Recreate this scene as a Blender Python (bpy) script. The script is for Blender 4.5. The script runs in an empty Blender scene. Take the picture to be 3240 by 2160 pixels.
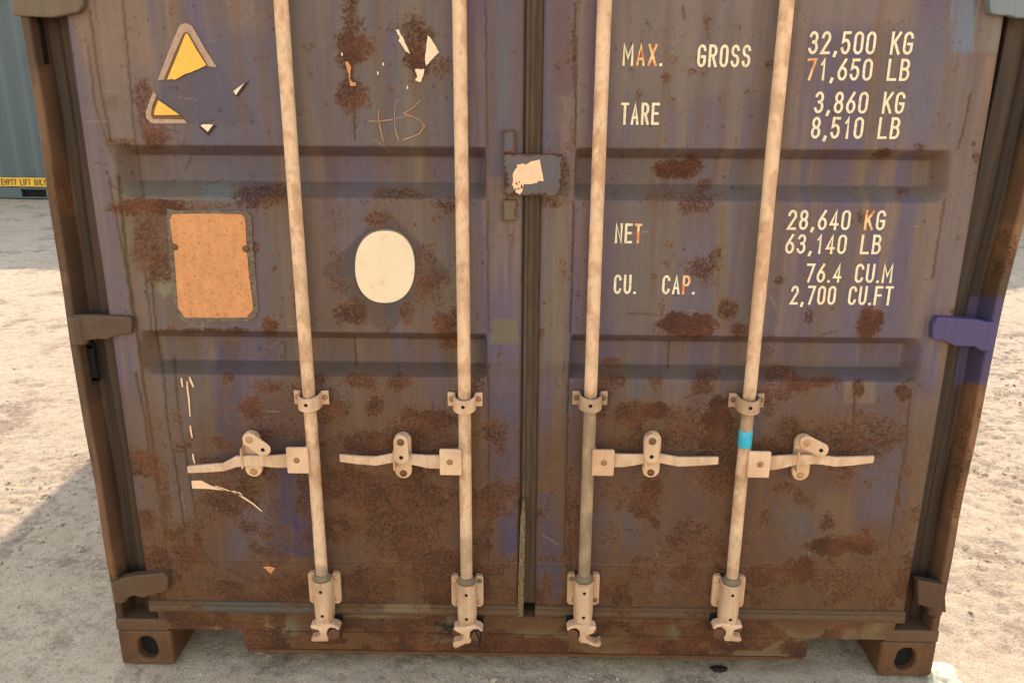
import bpy, bmesh, math, random
import numpy as np
from mathutils import Vector, Matrix

random.seed(7)
scene = bpy.context.scene
col = scene.collection

# ------------------------------------------------------------------ camera
CAM = np.array([-0.0089, -2.1427, 1.7128])
YAW, PIT, ROL = 0.0152, 0.3061, 0.0055
PW, PH, PF = 3240.0, 2160.0, 1950 * 3240 / 2352
_fw = np.array([-math.sin(YAW) * math.cos(PIT), math.cos(YAW) * math.cos(PIT), -math.sin(PIT)])
_rt = np.array([math.cos(YAW), math.sin(YAW), 0.0])
_up = np.cross(_rt, _fw)
_r = _rt * math.cos(ROL) + _up * math.sin(ROL)
_u = np.cross(_r, _fw)
cam = bpy.data.cameras.new("camera")
cam_o = bpy.data.objects.new("camera", cam)
col.objects.link(cam_o)
M = Matrix(((_r[0], _u[0], -_fw[0], CAM[0]), (_r[1], _u[1], -_fw[1], CAM[1]), (_r[2], _u[2], -_fw[2], CAM[2]), (0, 0, 0, 1)))
cam_o.matrix_world = M
cam.sensor_width = 36.0
cam.lens = PF / PW * 36.0
cam.clip_start = 0.05
cam.clip_end = 2000
scene.camera = cam_o

# ------------------------------------------------------------------ light
LD = Vector((-0.276, -1.54, -1.0)).normalized()       # direction sunlight travels
sun = bpy.data.lights.new("sun", 'SUN')
sun.energy = 2.0
sun.angle = math.radians(0.5)
sun.color = (1.0, 0.95, 0.86)
sun_o = bpy.data.objects.new("sun", sun)
col.objects.link(sun_o)
sun_o.rotation_euler = LD.to_track_quat('-Z', 'Y').to_euler()
sun_o.location = (2, 8, 12)
world = bpy.data.worlds.new("World")
scene.world = world
world.use_nodes = True
wn = world.node_tree
bg = wn.nodes['Background']
sky = wn.nodes.new('ShaderNodeTexSky')
sky.sky_type = 'NISHITA'
sky.sun_disc = False
sky.sun_elevation = math.asin(-LD.z)
sky.sun_rotation = math.atan2(-LD.x, -LD.y)
sky.dust_density = 0.5
sky.air_density = 2.0
sky.ozone_density = 0.5
tint = wn.nodes.new('ShaderNodeMix')          # camera white balance is slightly pink
tint.data_type = 'RGBA'
tint.blend_type = 'MULTIPLY'
tint.inputs[0].default_value = 1.0
tint.inputs[7].default_value = (1.0, 0.925, 0.96, 1)
wn.links.new(sky.outputs[0], tint.inputs[6])
wn.links.new(tint.outputs[2], bg.inputs[0])
bg.inputs[1].default_value = 0.15
scene.view_settings.view_transform = 'Standard'
scene.view_settings.look = 'None'
scene.view_settings.exposure = 1.6
scene.view_settings.gamma = 1.0
scene.render.engine = 'CYCLES'


# ------------------------------------------------------------------ helpers
def ray(px, py):
    return _fw + _r * ((px - PW / 2) / PF) - _u * ((py - PH / 2) / PF)


def at(px, py, y=0.0):
    d = ray(px, py)
    return CAM + d * ((y - CAM[1]) / d[1])


def atz(px, py, z=0.0):
    d = ray(px, py)
    return CAM + d * ((z - CAM[2]) / d[2])


def toP(X):
    d = X - CAM
    z = d @ _fw
    return PW / 2 + PF * (d @ _r) / z, PH / 2 - PF * (d @ _u) / z


def S(r, g, b):
    c = np.array([r, g, b]) / 255.0
    return np.where(c <= 0.04045, c / 12.92, ((c + 0.055) / 1.055) ** 2.4)


_tabs = {}


def vn(x, y, seed=0):
    if seed not in _tabs:
        _tabs[seed] = np.random.RandomState(seed + 11).rand(256, 256)
    t = _tabs[seed]
    xi = np.floor(x).astype(int); yi = np.floor(y).astype(int)
    fx = x - xi; fy = y - yi
    fx = fx * fx * (3 - 2 * fx); fy = fy * fy * (3 - 2 * fy)
    a = t[xi & 255, yi & 255]; b = t[(xi + 1) & 255, yi & 255]
    c = t[xi & 255, (yi + 1) & 255]; d = t[(xi + 1) & 255, (yi + 1) & 255]
    return (a * (1 - fx) + b * fx) * (1 - fy) + (c * (1 - fx) + d * fx) * fy


def fbm(x, y, seed=0, o=4):
    s = 0; a = 0.5; tot = 0
    for i in range(o):
        s = s + a * vn(x * 2 ** i + 17.3 * i, y * 2 ** i + 5.1 * i, seed + i)
        tot += a; a *= 0.55
    return s / tot


def sm(a, b, x):
    t = np.clip((x - a) / (b - a), 0, 1)  # works for a > b too
    return t * t * (3 - 2 * t)


def tag(o, label=None, cat=None, group=None, kind=None):
    if label: o['label'] = label
    if cat: o['category'] = cat
    if group: o['group'] = group
    if kind: o['kind'] = kind
    return o


def empty(name, loc=(0, 0, 0), rz=0.0):
    o = bpy.data.objects.new(name, None)
    col.objects.link(o)
    o.location = loc
    o.rotation_euler = (0, 0, rz)
    o.empty_display_size = 0.2
    return o


def link(name, me, mat=None, parent=None, bevel=0.0, smooth=False):
    o = bpy.data.objects.new(name, me)
    col.objects.link(o)
    if mat: me.materials.append(mat)
    if parent is not None: o.parent = parent
    if bevel:
        m = o.modifiers.new('bevel', 'BEVEL')
        m.width = bevel; m.segments = 2; m.limit_method = 'ANGLE'; m.angle_limit = math.radians(40)
        m.use_clamp_overlap = True
    if smooth:
        for p in me.polygons: p.use_smooth = True
    return o


class MB:
    def __init__(s):
        s.v = []; s.f = []

    def add(s, vs, fs):
        n = len(s.v)
        s.v += [tuple(float(c) for c in v) for v in vs]
        s.f += [tuple(i + n for i in f) for f in fs]
        return s

    def box(s, x0, x1, y0, y1, z0, z1):
        vs = [(x0, y0, z0), (x1, y0, z0), (x1, y1, z0), (x0, y1, z0), (x0, y0, z1), (x1, y0, z1), (x1, y1, z1), (x0, y1, z1)]
        return s.add(vs, [(0, 3, 2, 1), (4, 5, 6, 7), (0, 1, 5, 4), (1, 2, 6, 5), (2, 3, 7, 6), (3, 0, 4, 7)])

    def prism(s, pts, y0, y1):
        """xz outline extruded between y0 (front) and y1 (back)"""
        pts = [(float(a), float(b)) for a, b in pts]
        A = sum(pts[i][0] * pts[(i + 1) % len(pts)][1] - pts[(i + 1) % len(pts)][0] * pts[i][1] for i in range(len(pts)))
        if A < 0: pts = pts[::-1]
        n = len(pts)
        vs = [(a, y0, b) for a, b in pts] + [(a, y1, b) for a, b in pts]
        fs = [tuple(range(n)), tuple(range(2 * n - 1, n - 1, -1))]
        fs += [(i, i + n, (i + 1) % n + n, (i + 1) % n) for i in range(n)]
        return s.add(vs, fs)

    def tube(s, p0, p1, r, n=20, caps=True, r1=None):
        p0 = Vector(p0); p1 = Vector(p1); d = (p1 - p0).normalized()
        a = d.orthogonal().normalized(); b = d.cross(a)
        r1 = r if r1 is None else r1
        vs = []
        for p, rr in ((p0, r), (p1, r1)):
            for i in range(n):
                t = 2 * math.pi * i / n
                vs.append(tuple(p + (a * math.cos(t) + b * math.sin(t)) * rr))
        fs = [(i, (i + 1) % n, (i + 1) % n + n, i + n) for i in range(n)]
        if caps: fs += [tuple(range(n - 1, -1, -1)), tuple(range(n, 2 * n))]
        return s.add(vs, fs)

    def lathe(s, cx, cy, prof, n=28):
        """prof: list of (r, z) going down/up about the vertical axis"""
        vs = []
        for r, z in prof:
            for i in range(n):
                t = 2 * math.pi * i / n
                vs.append((cx + r * math.cos(t), cy + r * math.sin(t), z))
        fs = []
        for k in range(len(prof) - 1):
            for i in range(n):
                j = (i + 1) % n
                fs.append((k * n + i, (k + 1) * n + i, (k + 1) * n + j, k * n + j))
        fs += [tuple(range(n)), tuple(range(len(prof) * n - 1, (len(prof) - 1) * n - 1, -1))]
        return s.add(vs, fs)

    def dome(s, x, y, z, r, h, n=14):
        """rivet head on a surface facing -y"""
        vs = [(x, y - h, z)]
        for k, (rr, hh) in enumerate(((0.55, 0.85), (0.85, 0.5), (1.0, 0.0))):
            for i in range(n):
                t = 2 * math.pi * i / n
                vs.append((x + r * rr * math.cos(t), y - h * hh, z + r * rr * math.sin(t)))
        fs = [(0, 1 + i, 1 + (i + 1) % n) for i in range(n)]
        for k in range(2):
            for i in range(n):
                j = (i + 1) % n
                fs.append((1 + k * n + i, 1 + (k + 1) * n + i, 1 + (k + 1) * n + j, 1 + k * n + j))
        return s.add(vs, fs)

    def sweep(s, path, hw, th):
        """flat bar along a path (list of xyz), half height hw[i] in z, thickness th in y"""
        n = len(path); vs = []
        for (x, y, z), h in zip(path, hw):
            vs += [(x, y - th / 2, z - h), (x, y - th / 2, z + h), (x, y + th / 2, z + h), (x, y + th / 2, z - h)]
        fs = [(3, 2, 1, 0), (4 * n - 4, 4 * n - 3, 4 * n - 2, 4 * n - 1)]
        for k in range(n - 1):
            for i in range(4):
                j = (i + 1) % 4
                fs.append((4 * k + i, 4 * k + j, 4 * k + 4 + j, 4 * k + 4 + i))
        return s.add(vs, fs)

    def mesh(s, name):
        me = bpy.data.meshes.new(name)
        me.from_pydata(s.v, [], s.f)
        bm = bmesh.new(); bm.from_mesh(me)
        bmesh.ops.recalc_face_normals(bm, faces=bm.faces)
        bm.to_mesh(me); bm.free()
        return me


def gridmesh(name, X, Y, Z):
    """open grid from 2-D arrays"""
    n, m = X.shape
    me = bpy.data.meshes.new(name)
    me.vertices.add(n * m)
    me.vertices.foreach_set('co', np.stack([X, Y, Z], -1).reshape(-1).astype(np.float32))
    i, j = np.meshgrid(np.arange(n - 1), np.arange(m - 1), indexing='ij')
    a = (i * m + j).ravel(); q = np.stack([a, a + m, a + m + 1, a + 1], 1)
    me.loops.add(q.size); me.polygons.add(len(q))
    me.loops.foreach_set('vertex_index', q.ravel())
    me.polygons.foreach_set('loop_start', np.arange(0, q.size, 4))
    me.polygons.foreach_set('loop_total', np.full(len(q), 4))
    me.update(calc_edges=True)
    return me


def paint(me, fn, offset=(0, 0, 0)):
    n = len(me.vertices)
    co = np.empty(n * 3, np.float32); me.vertices.foreach_get('co', co)
    co = co.reshape(-1, 3).astype(float) + np.array(offset)
    px, py = toP(co)
    base, rust = fn(co, px, py)
    base = np.broadcast_to(base, (n, 3)); rust = np.broadcast_to(rust, (n,))
    a = me.attributes.new('coat', 'FLOAT_COLOR', 'POINT')
    a.data.foreach_set('color', np.concatenate([base, np.ones((n, 1))], 1).astype(np.float32).ravel())
    b = me.attributes.new('rust', 'FLOAT', 'POINT')
    b.data.foreach_set('value', np.ascontiguousarray(rust, dtype=np.float32))


# ------------------------------------------------------------------ materials
def newmat(name):
    m = bpy.data.materials.new(name); m.use_nodes = True
    nt = m.node_tree; bs = nt.nodes['Principled BSDF']
    return m, nt, bs


def N(nt, t, **k):
    n = nt.nodes.new(t)
    for a, b in k.items(): setattr(n, a, b)
    return n


def noise(nt, scale, detail=4, rough=0.6, vec=None, stretch=None):
    tc = N(nt, 'ShaderNodeNewGeometry')
    out = tc.outputs['Position']
    if stretch:
        mp = N(nt, 'ShaderNodeMapping'); mp.inputs['Scale'].default_value = stretch
        nt.links.new(out, mp.inputs[0]); out = mp.outputs[0]
    n = N(nt, 'ShaderNodeTexNoise'); n.inputs['Scale'].default_value = scale
    n.inputs['Detail'].default_value = detail; n.inputs['Roughness'].default_value = rough
    nt.links.new(out, n.inputs['Vector'])
    return n.outputs[0]


def math_(nt, op, a, b=None, c=None):
    n = N(nt, 'ShaderNodeMath', operation=op)
    for i, v in enumerate((a, b, c)):
        if v is None: continue
        if isinstance(v, (int, float)): n.inputs[i].default_value = v
        else: nt.links.new(v, n.inputs[i])
    return n.outputs[0]


def ramp(nt, fac, stops):
    n = N(nt, 'ShaderNodeValToRGB')
    e = n.color_ramp.elements
    while len(e) < len(stops): e.new(0.5)
    for q, (p, c) in zip(e, stops):
        q.position = p; q.color = (c[0], c[1], c[2], 1)
    nt.links.new(fac, n.inputs[0])
    return n.outputs[0]


def mix(nt, f, a, b, mode='MIX'):
    n = N(nt, 'ShaderNodeMix', data_type='RGBA', blend_type=mode)
    for s, v in ((0, f), (6, a), (7, b)):
        if isinstance(v, (int, float)): n.inputs[s].default_value = v
        elif isinstance(v, (tuple, list, np.ndarray)): n.inputs[s].default_value = (v[0], v[1], v[2], 1)
        else: nt.links.new(v, n.inputs[s])
    return n.outputs[2]


def steel_mat(name, rusty=1.0, rough=0.62, streak=0.35, speck=0.0, stv=(190, 190, 5)):
    m, nt, bs = newmat(name)
    ac = N(nt, 'ShaderNodeAttribute', attribute_name='coat').outputs['Color']
    ar = N(nt, 'ShaderNodeAttribute', attribute_name='rust').outputs['Fac']
    st = noise(nt, 1.0, 3, 0.6, stretch=stv)
    st2 = noise(nt, 55, 5, 0.65)
    fine = noise(nt, 420, 3, 0.7)
    mod = math_(nt, 'MULTIPLY_ADD', st, streak, 1.0 - streak / 2)
    mod2 = math_(nt, 'MULTIPLY_ADD', st2, 0.28, 0.86)
    mod = math_(nt, 'MULTIPLY', math_(nt, 'MULTIPLY', mod, mod2), rusty)
    cc = N(nt, 'ShaderNodeCombineColor')
    for i in range(3): nt.links.new(mod, cc.inputs[i])
    coat = mix(nt, 1.0, ac, cc.outputs[0], 'MULTIPLY')
    # rust mask
    rn = noise(nt, 130, 6, 0.75)
    rm = math_(nt, 'ADD', ar, math_(nt, 'MULTIPLY_ADD', rn, 1.3, -0.65))
    rm = math_(nt, 'ADD', rm, math_(nt, 'MULTIPLY_ADD', fine, 0.5, -0.25))
    if speck:
        sp = noise(nt, 70, 6, 0.8)
        rm = math_(nt, 'ADD', rm, math_(nt, 'MULTIPLY_ADD', sp, speck * 2, -speck * 1.25))
    mr = N(nt, 'ShaderNodeMapRange'); mr.interpolation_type = 'SMOOTHSTEP'
    mr.inputs[1].default_value = 0.34; mr.inputs[2].default_value = 0.72; mr.inputs[4].default_value = 0.9
    nt.links.new(rm, mr.inputs[0])
    rv = math_(nt, 'ADD', math_(nt, 'MULTIPLY', noise(nt, 110, 8, 0.85), .62), math_(nt, 'MULTIPLY', noise(nt, 9, 4, 0.6), .40))
    rc = ramp(nt, rv, [(0.38, S(34, 18, 11)), (0.49, S(68, 36, 20)), (0.57, S(98, 54, 30)), (0.68, S(136, 84, 50))])
    # brown halo where rust bleeds
    mh = N(nt, 'ShaderNodeMapRange'); mh.interpolation_type = 'SMOOTHSTEP'
    mh.inputs[1].default_value = 0.16; mh.inputs[2].default_value = 0.62; mh.inputs[4].default_value = 0.62
    nt.links.new(math_(nt, 'ADD', ar, math_(nt, 'MULTIPLY_ADD', st2, 0.5, -0.25)), mh.inputs[0])
    halo = mix(nt, mh.outputs[0], coat, mix(nt, 0.35, S(120, 82, 46), coat))
    fin = mix(nt, mr.outputs[0], halo, rc)
    nt.links.new(fin, bs.inputs['Base Color'])
    rr = math_(nt, 'MULTIPLY_ADD', mr.outputs[0], 0.25, rough)
    nt.links.new(rr, bs.inputs['Roughness'])
    bs.inputs['Specular IOR Level'].default_value = 0.3
    bp = N(nt, 'ShaderNodeBump'); bp.inputs['Strength'].default_value = 0.55; bp.inputs['Distance'].default_value = 0.0022
    hh = math_(nt, 'MULTIPLY', mr.outputs[0], math_(nt, 'MULTIPLY_ADD', rn, 1.2, 0.2))
    hh = math_(nt, 'ADD', hh, math_(nt, 'MULTIPLY', st2, 0.35))
    nt.links.new(hh, bp.inputs['Height'])
    nt.links.new(bp.outputs[0], bs.inputs['Normal'])
    return m


def flat_mat(name, c, rough=0.6, var=0.25, scale=60, dirt=None, dthr=0.62, stretch=None, bump=0.0):
    m, nt, bs = newmat(name)
    n = noise(nt, scale, 5, 0.65, stretch=stretch)
    c = np.array(c)
    colr = ramp(nt, n, [(0.3, c * (1 - var)), (0.7, np.minimum(c * (1 + var * 0.6), 0.9))])
    if dirt is not None:
        d = noise(nt, scale * 2.3, 6, 0.75)
        f = ramp(nt, d, [(dthr - 0.05, (0, 0, 0)), (dthr + 0.06, (1, 1, 1))])
        colr = mix(nt, f, colr, dirt)
    nt.links.new(colr, bs.inputs['Base Color'])
    bs.inputs['Roughness'].default_value = rough
    bs.inputs['Specular IOR Level'].default_value = 0.3
    if bump:
        bp = N(nt, 'ShaderNodeBump'); bp.inputs['Strength'].default_value = 0.6; bp.inputs['Distance'].default_value = bump
        nt.links.new(n, bp.inputs['Height']); nt.links.new(bp.outputs[0], bs.inputs['Normal'])
    return m


M_steel = steel_mat('weathered_steel', rusty=.70)
M_frame = steel_mat('rusty_frame_steel', rusty=.82, streak=.6, speck=.42)
M_cream = steel_mat('cream_painted_steel', rough=0.6, streak=0.30, speck=0.40, stv=(70, 70, 40))
M_rubber = flat_mat('old_rubber', S(86, 66, 50), 0.8, 0.35, 40, stretch=(3, 3, 0.3))
M_dark = flat_mat('dark_cavity', S(26, 20, 16), 0.9, 0.3, 60)
M_letter = flat_mat('cream_lettering', S(240, 214, 176), 0.6, 0.16, 70, dirt=S(176, 140, 104), dthr=0.60)
M_letter_rust = flat_mat('rust_stained_lettering', S(236, 190, 136), 0.6, 0.2, 26, dirt=S(216, 112, 50), dthr=0.50)
M_paper = flat_mat('peach_paper', S(236, 190, 150), 0.7, 0.07, 50)
M_white = flat_mat('white_decal', S(232, 204, 168), 0.6, 0.07, 9, dirt=S(220, 178, 144), dthr=0.64)
M_yellow = flat_mat('yellow_decal', S(232, 176, 70), 0.5, 0.12, 40, dirt=S(180, 125, 40), dthr=0.7)
M_brownd = flat_mat('brown_decal_border', S(108, 72, 42), 0.6, 0.15, 40)
M_pink = flat_mat('faded_decal_edge', S(176, 142, 118), 0.65, 0.2, 90, dirt=S(130, 100, 85), dthr=0.6)
M_black = flat_mat('black_decal', S(46, 34, 28), 0.6, 0.2, 60)
M_orange = flat_mat('orange_panel', S(204, 138, 88), 0.65, 0.16, 60, dirt=S(150, 92, 52), dthr=0.60, stretch=(1, 1, .3))
M_chalk = flat_mat('chalk_scratch', S(172, 128, 92), 0.9, 0.3, 120)
M_tape = flat_mat('blue_tape', S(64, 168, 190), 0.4, 0.2, 30)
M_tie = flat_mat('black_plastic', S(22, 22, 28), 0.4, 0.3, 60)


# ------------------------------------------------------------------ paint functions (world + photo space)
def blob(px, py, cx, cy, rx, ry, e=0.35, seed=3, warp=0.55):
    """irregular blob mask: 1 inside, falling off"""
    w = (fbm(px / 38 + cx * .1, py / 38 + cy * .1, seed, 4) - 0.5) * 2 * warp
    d = np.sqrt(((px - cx) / rx) ** 2 + ((py - cy) / ry) ** 2) + w
    return 1 - sm(1 - e, 1 + e, d)


def rect(px, py, x0, x1, y0, y1, e=8, wob=0):
    if wob:
        px = px + (fbm(px / 25, py / 25, 41) - .5) * wob; py = py + (fbm(px / 25, py / 25, 47) - .5) * wob
    return sm(x0 - e, x0 + e, px) * (1 - sm(x1 - e, x1 + e, px)) * sm(y0 - e, y0 + e, py) * (1 - sm(y1 - e, y1 + e, py))


def over(b, c, m):
    return b * (1 - m[:, None]) + np.asarray(c) * m[:, None]


RUST = [  # cx, cy, rx, ry, strength   (left door)
    (1110, 60, 38, 90, .62), (1115, 150, 60, 60, .8), (1110, 305, 55, 60, .72), (1320, 110, 55, 65, .7), (1320, 190, 40, 60, .8),
    (1395, 205, 40, 40, .6), (975, 150, 22, 20, .5), (985, 240, 14, 20, .45), (1235, 285, 18, 24, .55), (1190, 140, 18, 30, .5), (1235, 90, 14, 20, .5), (1250, 150, 10, 25, .5),
    (450, 300, 34, 55, .62), (500, 430, 60, 40, .72), (470, 380, 40, 60, .6), (350, 330, 24, 28, .45), (380, 450, 60, 18, .6),
    (840, 620, 110, 42, .72), (640, 650, 220, 14, .5), (1260, 615, 120, 24, .62), (1420, 650, 70, 30, .62), (1030, 625, 60, 14, .45), (1150, 640, 120, 14, .4),
    (470, 760, 70, 130, .62), (470, 655, 110, 26, .9), (480, 640, 110, 10, 1.0), (500, 850, 45, 60, .7),
    (1200, 680, 40, 26, .5), (1075, 690, 22, 50, .45), (1385, 690, 26, 12, .5),
    (1200, 690, 50, 30, .62), (1062, 830, 26, 60, .5), (1075, 900, 50, 30, .5), (1355, 870, 60, 120, .52), (1370, 900, 50, 40, .65), (1350, 820, 40, 40, .55), (1110, 990, 55, 45, .75),
    (1125, 960, 30, 40, .6), (1290, 990, 26, 40, .6), (1410, 1030, 50, 60, .78), (1425, 1070, 40, 40, .8), (1230, 1030, 40, 25, .45),
    (810, 780, 14, 24, .65), (860, 1035, 30, 35, .85), (640, 1045, 130, 10, .7), (750, 1045, 60, 12, .7), (935, 945, 15, 30, .5), (868, 850, 10, 16, .6),
    (720, 1195, 30, 24, .6), (850, 1225, 60, 35, .65), (960, 1250, 60, 80, .62), (800, 1290, 50, 40, .75), (830, 1340, 50, 40, .55), (900, 1280, 60, 60, .5),
    (1150, 1205, 60, 30, .7), (1270, 1205, 50, 35, .75), (1185, 1285, 32, 30, .72), (1050, 1290, 50, 70, .66), (1000, 1200, 50, 30, .7),
    (1340, 1330, 120, 60, .74), (1180, 1400, 150, 50, .72), (1400, 1420, 60, 80, .66), (1250, 1390, 180, 36, .68), (1500, 1330, 30, 120, .55), (1510, 1210, 30, 60, .6),
    (1100, 1530, 170, 60, .7), (1280, 1560, 170, 70, .72), (1180, 1640, 160, 70, .7), (1360, 1640, 90, 80, .62), (1270, 1720, 170, 60, .56), (1060, 1680, 60, 90, .48), (1450, 1560, 60, 120, .5),
    (690, 1470, 60, 40, .6), (770, 1520, 80, 50, .62), (850, 1500, 40, 60, .6), (700, 1590, 50, 30, .7), (660, 1640, 60, 40, .5), (960, 1560, 34, 90, .66), (860, 1620, 30, 60, .5),
    (520, 1530, 26, 60, .62), (460, 1640, 60, 34, .75), (530, 1600, 26, 60, .62), (600, 1660, 60, 16, .6), (625, 1720, 20, 50, .68), (480, 1700, 40, 80, .45), (560, 1790, 90, 30, .5),
    (880, 1760, 70, 40, .6), (930, 1860, 120, 60, .78), (850, 1890, 100, 40, .66), (700, 1830, 120, 40, .45), (600, 1870, 60, 26, .6), (1000, 1830, 60, 60, .6),
    (1150, 1840, 140, 60, .7), (1300, 1830, 120, 60, .6), (1400, 1890, 60, 40, .9), (1420, 1800, 60, 70, .7), (1540, 1850, 20, 90, .6), (1580, 1880, 60, 50, .5),
    # centre
    (1700, 1900, 30, 60, .8), (1730, 1850, 22, 60, .72), (1750, 1560, 20, 16, .5), (1740, 1620, 20, 20, .4), (1800, 1580, 14, 140, .7), (1800, 1750, 16, 100, .75),
    (1640, 600, 60, 120, .4), (1600, 640, 16, 60, .55), (1790, 560, 18, 110, .55), (1720, 640, 70, 22, .6), (1620, 760, 14, 30, .5), (1715, 730, 22, 16, .4), (1785, 850, 20, 60, .45), (1710, 1055, 12, 22, .6), (1720, 1160, 20, 50, .4), (1580, 1120, 14, 40, .45), (1610, 1640, 30, 40, .4),
    (1815, 180, 10, 120, .6), (1810, 420, 12, 60, .5), (1765, 205, 14, 16, .55), (1795, 180, 14, 30, .45),
    # right door
    (2050, 78, 14, 16, .5), (2240, 70, 18, 30, .55), (2335, 85, 16, 14, .5), (2130, 190, 18, 16, .5), (2110, 245, 20, 22, .6), (2190, 228, 18, 12, .6), (2228, 232, 14, 10, .55), (2020, 298, 14, 20, .5), (2128, 318, 18, 16, .5), (2280, 310, 12, 22, .5), (2370, 285, 10, 14, .5), (2105, 440, 26, 16, .45), (2068, 458, 16, 10, .4), (2000, 228, 10, 10, .5), (1996, 225, 14, 12, .4), (2160, 215, 12, 12, .4),
    (2140, 535, 62, 30, .95), (2185, 520, 36, 32, .8), (2100, 530, 30, 20, .75), (2230, 590, 36, 26, .65), (2150, 620, 120, 22, .55), (2200, 640, 70, 40, .62), (2240, 665, 20, 24, .55), (2150, 700, 14, 16, .45), (2060, 640, 60, 8, .5), (1950, 610, 20, 14, .5),
    (2120, 770, 16, 14, .5), (2230, 850, 44, 50, .68), (2260, 810, 34, 36, .6), (2180, 850, 24, 30, .55), (2068, 875, 14, 14, .6), (2110, 830, 14, 16, .5),
    (2140, 1020, 50, 34, 1.05), (2220, 1030, 40, 34, 1.05), (2180, 1030, 70, 34, .95), (2300, 975, 44, 40, .72), (2340, 1040, 30, 26, .75), (2090, 970, 20, 36, .5), (2090, 1040, 30, 26, .5),
    (2440, 205, 16, 20, .6), (2790, 485, 34, 16, .75), (2910, 465, 20, 14, .65), (3080, 455, 9, 9, .65), (3090, 500, 14, 20, .7), (2860, 605, 26, 14, .6), (2840, 620, 12, 12, .5), (2530, 640, 10, 8, .5),
    (2750, 1020, 42, 42, 1.05), (2765, 1010, 28, 28, 1.0), (2740, 1045, 28, 26, .95), (2560, 1000, 16, 24, .65), (2465, 885, 18, 16, .6), (2725, 690, 12, 30, .6), (3035, 745, 16, 12, .5), (3030, 985, 26, 16, .7), (2425, 1110, 30, 30, .5), (2440, 1070, 20, 30, .4),
    (1935, 1150, 34, 20, .65), (1940, 1200, 50, 34, .7), (2075, 1200, 36, 26, .6), (1900, 1260, 40, 60, .66), (2090, 1290, 26, 18, 1.0), (2060, 1300, 50, 26, .85), (1990, 1320, 80, 60, .7), (2220, 1220, 40, 50, .75), (2240, 1190, 50, 30, .6), (2180, 1320, 80, 50, .62), (2270, 1330, 44, 70, 1.05), (2150, 1380, 100, 50, .62), (2000, 1400, 100, 24, .6), (2250, 1400, 60, 24, .8), (2230, 1440, 60, 20, .8),
    (2050, 1540, 44, 40, .78), (2050, 1580, 40, 50, .72), (2250, 1520, 80, 50, .66), (1930, 1560, 34, 60, .5), (1830, 1640, 30, 120, .66), (1930, 1700, 40, 60, .5), (2170, 1680, 60, 90, .62), (2060, 1660, 40, 40, .4), (2250, 1730, 50, 60, .6), (2120, 1750, 60, 40, .55),
    (1960, 1870, 60, 50, .74), (2080, 1820, 60, 40, .6), (2200, 1860, 80, 50, .55), (2060, 1880, 60, 40, .5), (2270, 1830, 50, 60, .7), (1830, 1880, 30, 60, .7), (2160, 1800, 40, 30, .5),
    (2460, 1180, 60, 30, .7), (2520, 1215, 50, 30, .8), (2580, 1205, 60, 22, .75), (2480, 1240, 40, 40, .6), (2430, 1260, 36, 80, .6), (2490, 1370, 60, 60, .66), (2440, 1410, 60, 40, .7), (2560, 1350, 60, 40, .45), (2650, 1210, 20, 14, .6), (2712, 1225, 20, 34, .75), (2715, 1310, 24, 30, .6), (2700, 1370, 6, 60, .5), (2860, 1240, 34, 30, .74), (2840, 1280, 34, 40, .5), (2890, 1200, 24, 16, .6),
    (2480, 1540, 50, 24, .6), (2630, 1480, 24, 16, .6), (2650, 1420, 40, 24, .6), (2750, 1530, 16, 24, .55), (2620, 1655, 26, 34, .7), (2700, 1720, 110, 34, .92), (2620, 1730, 60, 30, .9), (2740, 1680, 20, 20, .65), (2420, 1640, 30, 40, .6), (2540, 1800, 60, 44, .82), (2640, 1830, 120, 30, .6), (2460, 1840, 50, 60, .6), (2400, 1780, 30, 30, .4),
    (2870, 1490, 14, 20, .6), (2840, 1580, 16, 30, .62), (2860, 1620, 12, 12, .5), (2890, 1640, 20, 12, .55), (2855, 1700, 10, 10, .6), (2920, 1530, 20, 10, .4), (2780, 1800, 60, 60, .5), (2800, 1890, 80, 40, .6), (2940, 1700, 14, 60, .4),
    (2660, 1850, 90, 50, .6), (2400, 1890, 60, 40, .6),
]
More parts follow.
